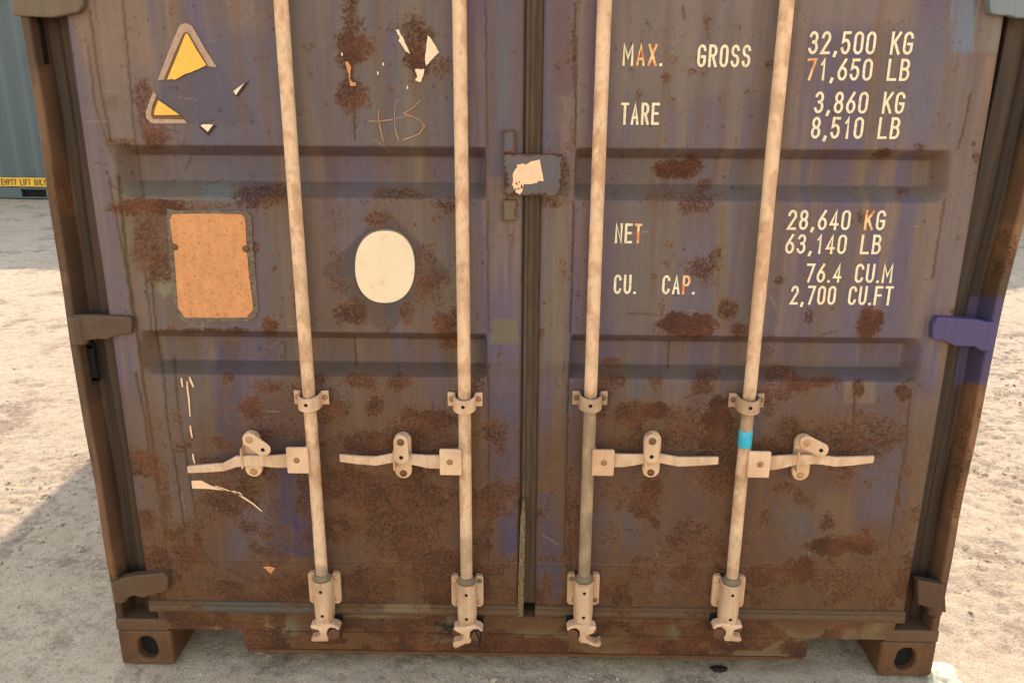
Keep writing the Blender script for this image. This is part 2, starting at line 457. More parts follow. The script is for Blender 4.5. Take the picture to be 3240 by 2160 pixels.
DRIPS = [  # polylines of thin dark drip lines  (photo px), half width, depth
    ([(390, 0), (400, 130), (425, 420), (455, 620)], 3.0, .45), ([(285, 40), (310, 230), (350, 450)], 3.5, .5), ([(375, 560), (405, 860), (435, 1060), (450, 1180), (500, 1500), (530, 1700)], 4.5, .6),
    ([(480, 880), (495, 1050), (515, 1150), (530, 1330), (560, 1500), (580, 1640), (590, 1720)], 3.0, .6), ([(455, 840), (475, 1000), (480, 1050)], 3.0, .5), ([(550, 1130), (570, 1330), (600, 1500), (620, 1650)], 3.0, .55),
    ([(345, 560), (370, 700), (395, 820), (420, 1000)], 3.0, .5), ([(430, 1180), (460, 1330), (480, 1480)], 3.5, .55), ([(600, 1660), (600, 1780), (620, 1880)], 2.5, .4), ([(640, 1740), (680, 1790), (760, 1810), (830, 1850)], 4, .5), ([(720, 1800), (800, 1840)], 4, .4),
    ([(1112, 0), (1113, 160), (1120, 300), (1122, 440)], 3.0, .6), ([(1122, 1060), (1128, 1160)], 3, .5), ([(2118, 1080), (2112, 1160)], 3, .5), ([(2704, 1240), (2700, 1330), (2690, 1400)], 3.5, .6),
    ([(2165, 60), (2160, 20)], 3, .5), ([(2235, 60), (2240, 120)], 3, .4), ([(2880, 1240), (2866, 1400), (2840, 1560), (2806, 1760)], 2.6, .8), ([(3070, 300), (3045, 420), (3030, 470)], 3, .7), ([(2990, 630), (2975, 720), (2950, 880)], 3, .5),
    ([(530, 1780), (545, 1900)], 2.5, .4), ([(280, 150), (300, 330), (350, 480)], 3, .4), ([(1990, 990), (2110, 998)], 2, .5), ([(510, 1640), (530, 1780), (540, 1800)], 3, .5), ([(900, 1080), (905, 1130)], 3, .4),
    ([(1822, 10), (1820, 460)], 2.5, .7), ([(1816, 640), (1806, 1050)], 2.5, .7), ([(1800, 1150), (1785, 1760)], 2.5, .75), ([(1536, 10), (1542, 460)], 2.2, .6), ([(1543, 640), (1546, 1050)], 2.2, .5), ([(1546, 1150), (1548, 1900)], 2.4, .6),
]


def seg_dist(px, py, pts):
    d = np.full(px.shape, 1e9)
    for (a, b), (c, e) in zip(pts[:-1], pts[1:]):
        vx, vy = c - a, e - b
        t = np.clip(((px - a) * vx + (py - b) * vy) / (vx * vx + vy * vy), 0, 1)
        d = np.minimum(d, np.hypot(px - a - t * vx, py - b - t * vy))
    return d


def coat_field(co, px, py):
    x, z = co[:, 0], co[:, 2]
    purple, tan, brown = S(110, 94, 108), S(148, 118, 94), S(104, 70, 44)
    taupe, blue, teal = S(120, 100, 88), S(72, 62, 86), S(122, 108, 90)
    s1 = fbm(x * 24, z * 1.4, 21, 4); s2 = fbm(x * 14 + 9, z * 1.1, 31, 3); s3 = fbm(x * 5, z * 4, 61, 4)
    b = np.tile(purple, (len(x), 1))
    b = over(b, taupe, sm(.42, .62, s2) * .8)
    b = over(b, tan, sm(.46, .70, s1) * .62)
    # left edge of left door and post side: mauve brown streaks
    b = over(b, S(126, 106, 100), rect(px, py, 250, 500, -200, 1100, 60) * .5)
    b = over(b, tan, rect(px, py, 200, 760, -400, 230, 60) * sm(.4, .6, s1) * .6)
    b = over(b, S(106, 95, 106), rect(px, py, 560, 900, 100, 600, 60) * .75)
    b = over(b, S(118, 104, 92), rect(px, py, 910, 1440, -400, 470, 20) * .55)
    b = over(b, S(92, 88, 112), (rect(px, py, 1170, 1205, -400, 120, 10) + rect(px, py, 1205, 1250, 90, 420, 16)) * .5)
    b = over(b, S(100, 92, 104), rect(px, py, 1540, 1655, -400, 560, 5) * .8)
    b = over(b, S(102, 94, 108), rect(px, py, 1712, 1775, -400, 480, 14, 20) * .8)
    b = over(b, S(110, 84, 88), rect(px, py, 1752, 1815, -400, 300, 14, 24) * .85)
    b = over(b, S(138, 118, 104), rect(px, py, 1930, 2460, -400, 300, 40) * .6)
    b = over(b, S(124, 108, 100), rect(px, py, 1930, 2460, 200, 1000, 60) * .35)
    b = over(b, S(148, 124, 108), rect(px, py, 2480, 2900, -400, 90, 40) * .6)
    b = over(b, S(118, 105, 112), rect(px, py, 2860, 3040, 60, 460, 60) * .8)
    b = over(b, S(118, 128, 142), rect(px, py, 3008, 3080, -400, 168, 6) * .85)
    b = over(b, S(136, 138, 128), rect(px, py, 3072, 3165, -400, 168, 8) * .6 * sm(.3, .6, s1))
    b = over(b, S(126, 108, 100), rect(px, py, 2990, 3130, 180, 1000, 40) * .5)
    b = over(b, S(160, 128, 104), rect(px, py, 3120, 3150, 180, 330, 10) * .5)
    # sill slopes of the pressings: grey and brown bands
    b = over(b, teal, (rect(px, py, 400, 760, 572, 632, 5, 8)) * .8)
    b = over(b, S(116, 122, 124), (rect(px, py, 640, 735, 580, 632, 10, 8)) * .5)
    b = over(b, S(122, 106, 90), rect(px, py, 900, 3010, 580, 632, 5, 6) * .45)
    b = over(b, S(104, 90, 76), rect(px, py, 450, 2930, 1145, 1195, 5, 6) * .5)
    # panel two
    b = over(b, S(102, 72, 50), rect(px, py, 425, 560, 640, 860, 10, 20) * .55)
    b = over(b, S(126, 108, 74), rect(px, py, 372, 425, 600, 860, 12) * .6)
    b = over(b, S(146, 142, 112), blob(px, py, 525, 895, 30, 40, .3) * .8)
    b = over(b, S(118, 98, 86), rect(px, py, 800, 900, 640, 1050, 20) * .6)
    b = over(b, S(116, 98, 82), rect(px, py, 950, 1460, 640, 1050, 30) * .45)
    b = over(b, S(128, 106, 82), rect(px, py, 2080, 2300, 640, 1050, 30) * sm(.35, .6, s1) * .7)
    b = over(b, S(128, 108, 84), rect(px, py, 1655, 1800, 640, 1150, 20) * .4)
    b = over(b, S(134, 122, 62), rect(px, py, 1556, 1640, 1010, 1088, 8, 16) * .5)
    b = over(b, S(82, 76, 92), blob(px, py, 1200, 860, 190, 190, .12, warp=.1) * 0)
    # diamond ghost of a removed placard round the white oval
    dm = np.abs(px - 1222) / 205 + np.abs(py - 862) / 200
    b = over(b, S(84, 72, 72), (1 - sm(.96, 1.03, dm)) * .75)
    # ghost of removed sticker
    g = sm(0, 1, (px - 505) / 12) * (1 - sm(0, 1, (px - (600 + (py - 210) * .72 + 90)) / 6)) * sm(0, 1, (py - (250 - (px - 510) * .31)) / 6) * (1 - sm(0, 1, (py - 391) / 3))
    b = over(b, S(99, 87, 98), np.clip(g, 0, 1) * .8)
    # lower part: brown grime plus painted dimming of the light, both growing downwards
    low = sm(1050, 1500, py + (s3 - .5) * 400)
    b = over(b, brown, low * .80)
    b = over(b, S(98, 66, 42), sm(1700, 1900, py) * .6)
    b = over(b, S(120, 100, 92), rect(px, py, 400, 620, 1180, 1660, 40) * .55)
    b = over(b, S(110, 88, 66), rect(px, py, 620, 700, 1180, 1500, 20) * .5 * sm(.4, .6, s1))
    b = over(b, S(76, 68, 84), rect(px, py, 690, 760, 1080, 1500, 14) * .5)
    b = over(b, S(70, 62, 82), rect(px, py, 800, 960, 1270, 1440, 30, 30) * .4)
    b = over(b, S(102, 94, 100), rect(px, py, 730, 870, 1570, 1760, 26, 30) * .6)
    b = over(b, blue, rect(px, py, 852, 1000, 1480, 1760, 8, 26) * .85)
    b = over(b, S(70, 70, 104), blob(px, py, 1615, 1700, 30, 70, .5) * .55)
    b = over(b, S(84, 74, 90), rect(px, py, 1700, 1775, 1560, 1900, 12, 20) * .7)
    b = over(b, S(88, 80, 98), rect(px, py, 1555, 1640, 1250, 1700, 30, 20) * .4)
    b = over(b, S(132, 106, 84), rect(px, py, 2100, 2180, 1080, 1290, 14, 20) * .5)
    b = over(b, S(104, 96, 94), blob(px, py, 2010, 1230, 50, 30, .4) * .7)
    b = over(b, S(100, 92, 90), (blob(px, py, 2260, 1310, 30, 60, .4) + blob(px, py, 1950, 1650, 60, 80, .5) + blob(px, py, 2520, 1650, 60, 90, .6)) .clip(0, 1) * .6)
    b = over(b, S(138, 112, 90), rect(px, py, 2670, 2770, 1205, 1275, 6, 6) * .7)
    b = over(b, S(128, 102, 76), rect(px, py, 2590, 2700, 1560, 1700, 30, 20) * .6)
    b = over(b, S(104, 94, 104), rect(px, py, 2720, 2850, 1380, 1640, 40, 20) * .6)
    b = over(b, S(96, 86, 90), rect(px, py, 2780, 2880, 1180, 1400, 30, 20) * .5)
    b = over(b, S(124, 100, 76), rect(px, py, 2880, 2990, 1250, 1800, 20) * .55)
    b = over(b, S(132, 104, 60), (rect(px, py, 2975, 3010, 1000, 1300, 14)) * .6)
    b = over(b, S(96, 92, 88), rect(px, py, 640, 1010, 1905, 1955, 6) * .75)
    b = over(b, S(104, 94, 100), blob(px, py, 2090, 1850, 30, 26, .5) * .6)
    # runs below the larger rust spots
    stn = fbm(x * 110, z * 1.3, 191, 3)
    for cx, cy, rx, ry, k in RUST:
        if k < .5 or rx > 150: continue
        L = ry * 1.6 + 60
        m = (np.abs(px - cx) < rx * 1.5) & (py > cy) & (py < cy + ry + L)
        if not m.any(): continue
        q = sm(1.0, .3, np.abs((px[m] - cx) / rx)) * sm(cy, cy + ry * .6, py[m]) * (1 - sm(cy + ry * .6, cy + ry + L, py[m])) * (.35 + .65 * sm(.42, .6, stn[m]))
        b[m] = over(b[m], S(112, 76, 46), np.clip(q, 0, 1) * .55 * min(k, 1))
    for pts, hw, k in DRIPS:
        d = seg_dist(px + (vn(px / 14, py / 14, 77) - .5) * 5, py, pts)
        b = over(b, S(54, 34, 22), (1 - sm(hw * .5, hw * 1.7, d)) * min(k * 1.25, .95))
        b = over(b, S(112, 84, 58), (1 - sm(hw * 1.5, hw * 5, d)) * k * .35)
    # scratches and scrapes
    rs_ = random.Random(12)
    for _ in range(150):
        cx, cy = rs_.uniform(300, 3000), rs_.uniform(20, 1880)
        a_ = rs_.choice([rs_.uniform(-.25, .25), math.pi / 2 + rs_.uniform(-.3, .3), rs_.uniform(0, 3.1)]); L = rs_.uniform(8, 70)
        m = (np.abs(px - cx) < L) & (np.abs(py - cy) < L)
        if not m.any(): continue
        dx, dy = math.cos(a_) * L / 2, math.sin(a_) * L / 2
        d = seg_dist(px[m] + (vn(px[m] / 9, py[m] / 9, 78) - .5) * 3, py[m], [(cx - dx, cy - dy), (cx + dx, cy + dy)])
        c_ = rs_.choice([S(168, 146, 122), S(58, 38, 26), S(52, 34, 24), S(140, 96, 60)])
        b[m] = over(b[m], c_, (1 - sm(1.0, 2.6, d)) * rs_.uniform(.25, .7))
    # small chips
    for _ in range(260):
        cx, cy = rs_.uniform(300, 3050), rs_.uniform(10, 1880); r0 = rs_.uniform(2, 5)
        m = (np.abs(px - cx) < 12) & (np.abs(py - cy) < 12)
        if not m.any(): continue
        d = np.hypot(px[m] - cx, (py[m] - cy) * .8) + (vn(px[m] / 4, py[m] / 4, 79) - .5) * 4
        b[m] = over(b[m], rs_.choice([S(70, 44, 28), S(96, 60, 34), S(60, 50, 50)]), (1 - sm(r0 * .6, r0 * 1.3, d)) * .75)
    # brown tear streaks below rust
    st = sm(.50, .74, fbm(x * 34, z * 1.8, 91, 3))
    b = over(b, S(122, 84, 52), st * .36)
    # scattered pits
    sp = sm(.80, .86, fbm(px / 9, py / 9, 55, 2)) * sm(.45, .6, fbm(px / 120, py / 120, 56, 2))
    b = over(b, S(66, 44, 32), sp * .6)
    return b


def rust_field(co, px, py):
    x, z = co[:, 0], co[:, 2]
    r = np.zeros(len(x))
    for cx, cy, rx, ry, k in RUST:
        m = (np.abs(px - cx) < rx * 2.4) & (np.abs(py - cy) < ry * 2.4)
        if not m.any(): continue
        r[m] = np.maximum(r[m], blob(px[m], py[m], cx, cy, rx * 1.08, ry * 1.08, .6, 5) * k * .86)
    lown = fbm(x * 9, z * 9, 81, 4)
    low = sm(1120, 1420, py) * (.10 + sm(.40, .66, lown) * .50)
    low = np.maximum(low, sm(1780, 1960, py) * (.16 + .4 * lown))
    r = np.maximum(r, low)
    r = np.maximum(r, sm(.60, .74, fbm(px / 30, py / 30, 311, 4)) * .34)
    # keep the writing areas and placard ghost mostly free
    # drip trails under big spots
    return r


def door_paint(co, px, py):
    return coat_field(co, px, py), rust_field(co, px, py)


def post_paint(co, px, py):
    x, y, z = co.T
    n = fbm(x * 30 + 4, z * 7, 71, 4)
    s1 = fbm(x * 60, z * 1.5, 73, 3)
    b = np.tile(S(70, 54, 44), (len(x), 1))  # base darkened for the gutter: the recess's shade is put into the colour
    b = over(b, S(100, 78, 58), sm(.45, .65, s1) * .6)
    strip = (1 - sm(.022, .03, 1.219 - np.abs(x)))
    b = over(b, S(156, 108, 74), strip * (.5 + .5 * sm(.4, .6, n)))
    b = over(b, S(84, 64, 50), strip * sm(.52, .62, fbm(x * 9, z * 5, 75, 3)) * .8)
    r = .18 + .35 * sm(.45, .7, n)
    r = r * strip + (.25 * sm(.5, .7, n)) * (1 - strip)
    mb = (x > 0) * sm(930, 945, py + (n - .5) * 24) * (1 - sm(1205, 1225, py + (n - .5) * 30))
    mb = mb * np.maximum(strip, (1 - sm(.05, .058, 1.219 - np.abs(x))))
    b = over(b, S(92, 78, 106), mb)
    r = r * (1 - mb)
    lo = sm(1700, 1950, py)
    b = over(b, S(70, 44, 28), lo * .7)
    return b, r


def sill_paint(co, px, py):
    x, y, z = co.T
    n = fbm(x * 12, z * 20, 101, 5)
    n2 = fbm(x * 4, z * 10, 107, 4)
    b = np.tile(S(110, 72, 42), (len(x), 1))
    b = over(b, S(128, 104, 72), sm(.5, .66, n2) * .8)
    b = over(b, S(120, 112, 88), (blob(px, py, 900, 1990, 60, 34, .5) + blob(px, py, 1430, 1995, 80, 40, .5) + blob(px, py, 1200, 1960, 50, 20, .5) + blob(px, py, 2160, 2000, 40, 30, .5)).clip(0, 1) * .7)
    b = over(b, S(176, 128, 70), rect(px, py, 660, 760, 1968, 1992, 8, 20) * sm(.4, .6, fbm(x * 120, z * 8, 3)) * .8)
    b = over(b, S(176, 128, 70), rect(px, py, 840, 900, 1960, 1990, 8, 20) * sm(.4, .6, fbm(x * 120, z * 8, 3)) * .8)
    r = sm(.34, .6, n) * .66 + .12 * sm(2010, 2060, py)
    return b, r


def cast_paint(co, px, py):
    x, y, z = co.T
    n = fbm(x * 25, z * 25, 131, 4)
    b = np.tile(S(104, 70, 46), (len(x), 1))
    b = over(b, S(74, 50, 36), sm(.45, .65, n) * .7)
    b = over(b, S(74, 44, 28), (1 - sm(.018, .03, 1.219 - np.abs(x))) * .8)
    return b, .26 + .3 * n


def uniform(c, r=0.0, var=.0):
    def f(co, px, py):
        n = fbm(co[:, 0] * 30, co[:, 2] * 30, 9, 3)
        return np.asarray(c) * (1 + (n[:, None] - .5) * var), np.full(len(co), float(r))
    return f


def cream_paint(tone_bands=None, joints=()):
    def f(co, px, py):
        x, y, z = co.T
        n = fbm(x * 40 + y * 30, z * 14, 151, 4); s = fbm(x * 45 + 3, z * 22 + y * 30, 153, 4)
        b = np.tile(S(222, 180, 142), (len(x), 1))
        b = over(b, S(182, 132, 94), sm(.48, .68, s) * .65)
        b = over(b, S(206, 170, 138), sm(.48, .62, n) * .35)
        b = over(b, S(150, 118, 92), sm(.60, .72, fbm(x * 160 + y * 90, z * 90, 157, 4)) * .35)
        r = .0 + .17 * sm(.5, .72, fbm(x * 25 + y * 20, z * 20, 159, 4))
        for zj in joints:
            q = np.exp(-np.abs(z - zj) / .022) * (.4 + .9 * sm(.4, .65, fbm(x * 70 + y * 60, z * 50, 161, 4)))
            b = over(b, S(150, 108, 74), np.clip(q, 0, 1) * .55); r = r + q * .22
        if tone_bands is not None:
            for y0, y1, k, c in tone_bands:
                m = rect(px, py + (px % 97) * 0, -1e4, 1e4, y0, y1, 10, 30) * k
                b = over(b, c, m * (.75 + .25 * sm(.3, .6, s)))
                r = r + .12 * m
        return b, r
    return f


# ------------------------------------------------------------------ lettering
def arc(cx, cy, rx, ry, a0, a1, n=10):
    return [(cx + rx * math.cos(math.radians(a0 + (a1 - a0) * i / n)), cy + ry * math.sin(math.radians(a0 + (a1 - a0) * i / n))) for i in range(n + 1)]


_O = [(0, .28)] + arc(.5, .24, .5, .24, 180, 360)[0:] + arc(.5, .76, .5, .24, 0, 180) + [(0, .28)]
GL = {
    '0': [_O], 'O': [_O],
    '1': [[(.25, .78), (.6, 1), (.6, 0)]],
    '2': [arc(.5, .74, .48, .26, 170, -20) + [(.0, 0), (1, 0)]],
    '3': [arc(.48, .76, .46, .24, 160, -90), arc(.48, .27, .5, .27, 90, -160)],
    '4': [[(.72, 0), (.72, 1), (0, .26), (1, .26)]],
    '5': [[(.92, 1), (.14, 1), (.06, .56)] + arc(.46, .32, .5, .32, 120, -160)],
    '6': [[(.8, 1), (.2, .56)] + arc(.5, .29, .5, .29, 150, 510, 18)],
    '7': [[(0, 1), (1, 1), (.32, 0)]],
    '8': [arc(.5, .76, .44, .24, -90, 270, 18), arc(.5, .26, .5, .26, 90, 450, 18)],
    'A': [[(0, 0), (.5, 1), (1, 0)], [(.17, .3), (.83, .3)]],
    'B': [[(0, 0), (0, 1), (.5, 1)] + arc(.5, .77, .45, .23, 90, -90) + [(.03, .54)], [(.5, .54)] + arc(.5, .27, .5, .27, 90, -90) + [(0, 0)]],
    'C': [arc(.5, .76, .5, .24, 10, 180) + arc(.5, .24, .5, .24, 180, 350)],
    'E': [[(1, 1), (0, 1), (0, 0), (1, 0)], [(.05, .52), (.85, .52)]],
    'F': [[(1, 1), (0, 1), (0, 0)], [(.05, .52), (.85, .52)]],
    'G': [arc(.5, .76, .5, .24, 10, 180) + arc(.5, .24, .5, .24, 180, 360) + [(1, .46), (.55, .46)]],
    'I': [[(.5, 0), (.5, 1)]],
    'K': [[(0, 0), (0, 1)], [(1, 1), (.1, .42)], [(.32, .58), (1, 0)]],
    'L': [[(0, 1), (0, 0), (1, 0)]],
    'M': [[(0, 0), (0, 1), (.5, .35), (1, 1), (1, 0)]],
    'N': [[(0, 0), (0, 1), (1, 0), (1, 1)]],
    'P': [[(0, 0), (0, 1), (.5, 1)] + arc(.5, .74, .5, .26, 90, -90) + [(.03, .48)]],
    'R': [[(0, 0), (0, 1), (.5, 1)] + arc(.5, .75, .48, .25, 90, -90) + [(.03, .5)], [(.5, .5), (1, 0)]],
    'S': [arc(.5, .76, .48, .24, 15, 240, 12)[:] + arc(.5, .26, .5, .26, 60, -165, 12)],
    'T': [[(0, 1), (1, 1)], [(.5, .97), (.5, 0)]],
    'U': [[(0, 1), (0, .3)] + arc(.5, .26, .5, .26, 180, 360) + [(1, 1)]],
    'X': [[(0, 0), (1, 1)], [(0, 1), (1, 0)]],
    'Y': [[(0, 1), (.5, .5), (1, 1)], [(.5, .52), (.5, 0)]],
    '.': [[(.5, 0), (.5, .07)]],
    ',': [[(.62, .12), (.4, -.1)]],
    ' ': [],
}
ADV = {'.': .5, ',': .62, ' ': 1.0, '1': .9, 'I': .6, 'M': 1.15}


def ribbon(mb, pts, w, y, cap=0.0):
    P = [Vector(p) for p in pts]
    Q = [P[0]]
    for p in P[1:]:
        if (p - Q[-1]).length > 1e-5: Q.append(p)
    P = Q; n = len(P)
    closed = (P[0] - P[-1]).length < 1e-4
    if cap and not closed:
        P[0] = P[0] + (P[0] - P[1]).normalized() * cap; P[-1] = P[-1] + (P[-1] - P[-2]).normalized() * cap
    L = []; R = []
    w = w if isinstance(w, (list, tuple)) else [w] * n
    for i in range(n):
        if closed:
            a = P[(i - 1) % (n - 1)]; c = P[(i + 1) % (n - 1)]
        else:
            a = P[max(i - 1, 0)]; c = P[min(i + 1, n - 1)]
        p = P[i]
        d1 = (p - a).normalized() if (p - a).length > 1e-9 else (c - p).normalized()
        d2 = (c - p).normalized() if (c - p).length > 1e-9 else d1
        n1 = Vector((-d1.y, d1.x)); n2 = Vector((-d2.y, d2.x)); m = (n1 + n2)
        if m.length < 1e-3: m = n1
        m.normalize(); k = min(1 / max(m.dot(n1), .35), 2.0)
        L.append(p + m * w[i] / 2 * k); R.append(p - m * w[i] / 2 * k)
    for i in range(n - 1):
        mb.add([(R[i].x, y, R[i].y), (R[i + 1].x, y, R[i + 1].y), (L[i + 1].x, y, L[i + 1].y), (L[i].x, y, L[i].y)], [(0, 1, 2, 3)])


def text_mesh(mb_by, txt, x0, x1, z0, h, y, dz=0.0, sw=.125, colors=None, only=None):
    """mb_by: dict key->MB ; colors: string of keys per char"""
    w = sw * h
    tot = sum(ADV.get(c, 1.0) for c in txt) - .22
    u = (x1 - x0) / tot
    x = x0
    for i, c in enumerate(txt):
        key = colors[i] if colors else 'c'
        a = ADV.get(c, 1.0)
        gw = (a - .22) * u - w if c not in '.,I' else (a - .22) * u
        zz = z0 + dz * (x - x0) / (x1 - x0)
        for k, st in enumerate(GL[c]):
            ox = x + (w / 2 if c not in '.,I' else 0)
            hh = h - w
            pts = [(ox + p * gw, zz + w / 2 + q * hh) for p, q in st]
            if c == '.': pts = [(ox + .5 * gw, zz), (ox + .5 * gw, zz + w * 1.05)]
            if c == ',': pts = [(ox + .66 * gw, zz + w * 1.15), (ox + .3 * gw, zz - w * 1.0)]
            ribbon(mb_by[key], pts, w * (1.15 if c in '.,' else 1), y - .00025 * k, 0 if c in '.,' else w * .5)
        x += a * u


# ================================================================== THE RUSTY CONTAINER
box_root = empty('shipping_container')
tag(box_root, 'rusty purple-brown shipping container with cream lock rods and closed double doors', 'shipping container', 'shipping containers in the yard')
HC, WX = 2.896, 1.219
LEN = 12.192

DF = 0.010                      # door skin plane
Z = lambda py, y=DF, px=1620: float(at(px, py, y)[2])
z_bot = Z(1912); z_seam = Z(1783)
GD = 0.060
gro = []
for a, b, c, d in ((466, 498, 578, 634), (1056, 1074, 1146, 1198)):
    gro.append((Z(a), Z(b, DF + GD), Z(c, DF + GD), Z(d)))
pitch = gro[0][0] - gro[1][0]
gro += [tuple(v + pitch * k for v in gro[0]) for k in (1, 2)]
Ldoor = (-WX + .105, float(at(1652, 700, DF)[0]))
Rdoor = (float(at(1712, 700, DF)[0]), WX - .105)
gL = (float(at(357, 470, DF)[0]), float(at(1537, 470, DF)[0]))
gR = (float(at(1822, 470, DF)[0]), float(at(3019, 480, DF)[0]))
DOOR_TOP = 2.78


def door_depth(x, z, g, side):
    """recess depth of the pressed panel"""
    d = np.zeros_like(z)
    for zt, zf, zg, zb in gro:
        up = np.clip((zt - z) / (zt - zf), 0, 1); dn = np.clip((z - zb) / (zg - zb), 0, 1)
        d = np.maximum(d, np.minimum(up, dn) * (z < zt) * (z > zb))
    # smooth corners slightly
    e0, e1 = (.030, .006) if side < 0 else (.006, .030)
    ex = np.clip((x - g[0]) / e0, 0, 1) * np.clip((g[1] - x) / e1, 0, 1)
    dd = d * GD * ex
    # fine weld seams
    for zz in (z_seam,):
        s = np.abs(z - zz)
        dd = dd - .0022 * np.exp(-(s / .0022) ** 2)
    dd = dd + .0035 * sm(0, .004, z_seam - z) * 0
    for xx in g:
        s = np.abs(x - xx)
        dd = dd + .0025 * np.exp(-(s / .002) ** 2) * (z > z_seam)
    # gentle dents
    dd = dd + (fbm(x * 5, z * 5, 201, 3) - .5) * .0034 + (fbm(x * 22, z * 22, 205, 2) - .5) * .0010
    return dd


def make_door(name, xr, g, side, label):
    st = .0031
    xs = np.arange(xr[0], xr[1], st); xs = np.append(xs, xr[1])
    zs = np.concatenate([np.arange(z_bot, 1.92, st), np.linspace(1.93, DOOR_TOP, 120)])
    X, Zz = np.meshgrid(xs, zs, indexing='ij')
    Y = DF + door_depth(X, Zz, g, side)
    # roll the leaf edges back
    ed = np.minimum(X - xr[0], xr[1] - X); Y = Y + .006 * (1 - sm(0, .006, ed))
    me = gridmesh(name, X, Y, Zz)
    for p in me.polygons: pass
    me.polygons.foreach_set('use_smooth', np.ones(len(me.polygons), bool))
    paint(me, door_paint)
    o = link(name, me, M_steel, box_root)
    o['label'] = label
    # leaf returns (thickness)
    mb = MB().box(xr[0], xr[1], DF + .012 + GD, DF + .055 + GD, z_bot, DOOR_TOP)
    mb.box(xr[0] - .0005, xr[0] + .003, DF + .007, DF + .012 + GD - .001, z_bot, DOOR_TOP)
    mb.box(xr[1] - .003, xr[1] + .0005, DF + .007, DF + .012 + GD - .001, z_bot, DOOR_TOP)
    m2 = mb.mesh('door_core'); paint(m2, uniform(S(84, 66, 54), .15))
    link('door_core', m2, M_steel, o)
    return o


doorL = make_door('door', Ldoor, gL, -1, 'closed door leaf with torn stickers, an orange plate and a white oval')
doorR = make_door('door', Rdoor, gR, 1, 'closed door leaf with stencilled weight figures')

# centre gasket
mb = MB()
gx0, gx1 = Ldoor[1] + .0005, Rdoor[0] - .0005
gw = gx1 - gx0
mb.prism([(gx0, z_bot - .004), (gx1, z_bot - .004), (gx1, DOOR_TOP), (gx0, DOOR_TOP)], DF + .017, DF + .04)
mb.box(gx0 + gw * .12, gx0 + gw * .3, DF + .010, DF + .0165, z_bot - .004, DOOR_TOP)
mb.box(gx0 + gw * .62, gx0 + gw * .7, DF + .013, DF + .0165, z_bot - .004, DOOR_TOP)
cg = link('door_gasket', mb.mesh('door_gasket'), M_rubber, box_root, .002)
mb = MB()
zt_, zb_ = Z(1572), Z(1966)
mb.prism([(gx0 - .004, zb_ + .01), (gx0 + .006, zb_), (gx0 + .013, zb_ + .004), (gx0 + .015, zb_ + .15), (gx0 + .0165, zt_ - .06), (gx0 + .013, zt_), (gx0 + .007, zt_ - .01), (gx0 + .002, zt_ - .07), (gx0 - .0025, zb_ + .14)], DF - .008, DF + .014)
M_torn = flat_mat('torn_rubber_lip', S(124, 100, 70), 0.8, 0.35, 60, dirt=S(50, 38, 28), dthr=.56)
link('torn_gasket_lip', mb.mesh('torn_gasket_lip'), M_torn, cg, .002)

# bottom gasket / drip bar of both leaves, then the sill
zs1, zs0 = Z(1914), Z(1951)
for nm, xr in (('bottom_gasket', (Ldoor[0], Ldoor[1])), ('bottom_gasket', (Rdoor[0], Rdoor[1]))):
    X, Zz = np.meshgrid(np.linspace(xr[0], xr[1], 220), np.linspace(0, 1, 12), indexing='ij')
    prof = np.interp(Zz, [0, .1, .5, .6, .9, 1], [.02, .003, .002, .008, .004, .02])
    me = gridmesh(nm, X, prof + (fbm(X * 6, Zz * 2, 3) - .5) * .003 - .002, zs0 + (zs1 - zs0) * Zz + (fbm(X * 3, Zz * 0, 13, 3) - .5) * .006 * (1 - Zz))
    paint(me, lambda co, px, py: (over(over(np.tile(S(104, 76, 50), (len(co), 1)), S(88, 82, 74), rect(px, py, 620, 1010, 1800, 2000, 30) * .8), S(150, 122, 84), rect(px, py, 1215, 1360, 1900, 1936, 6, 6) * .6), .30 + .9 * (fbm(co[:, 0] * 10, co[:, 2] * 30, 8) - .5)))
    link(nm, me, M_steel, box_root, smooth=True)


def grid_front(x0, x1, z0, z1, y, dx=.008, rough=.0015):
    X, Zz = np.meshgrid(np.linspace(x0, x1, max(2, int((x1 - x0) / dx))), np.linspace(z0, z1, max(2, int((z1 - z0) / dx) + 1)), indexing='ij')
    return X, y + (fbm(X * 30, Zz * 30, 211, 3) - .5) * rough * 2, Zz


zsill_t = Z(1950, 0); zsill_b = Z(2062, 0); z_cut = Z(1990, 0, 650)
xcut = float(at(775, 2040, 0)[0])
cw = .162
me = None
mb = MB()


def subbox(mb, x0, x1, y0, y1, z0, z1, d=.012):
    """box with a finely gridded front"""
    nx = max(2, int((x1 - x0) / d) + 1); nz = max(2, int((z1 - z0) / d) + 1)
    X, Y, Zz = grid_front(x0, x1, z0, z1, y0, 1, .0)
    xs = np.linspace(x0, x1, nx); zs = np.linspace(z0, z1, nz)
    vs = [(a, y0 + (float(vn(np.array(a * 40), np.array(b * 40), 7)) - .5) * .0025, b) for a in xs for b in zs]
    fs = [(i * nz + j, (i + 1) * nz + j, (i + 1) * nz + j + 1, i * nz + j + 1) for i in range(nx - 1) for j in range(nz - 1)]
    mb.add(vs, fs)
    yy = y0 + .0015
    mb.box(x0, x1, yy + .0005, y1, z0, z1)
    return mb


subbox(mb, -WX + cw - .03, WX - cw + .03, 0.0, .09, z_cut, zsill_t)
subbox(mb, xcut, -xcut, -.0015, .05, zsill_b, z_cut - .001)
me = mb.mesh('door_sill'); paint(me, sill_paint)
sill = link('door_sill', me, M_steel, box_root)
mb = MB().box(xcut + .01, -xcut - .01, -.008, .05, zsill_b - .007, zsill_b + .002)
me = mb.mesh('sill_lip'); paint(me, uniform(S(96, 58, 34), .45)); link('sill_lip', me, M_frame, sill, .001)


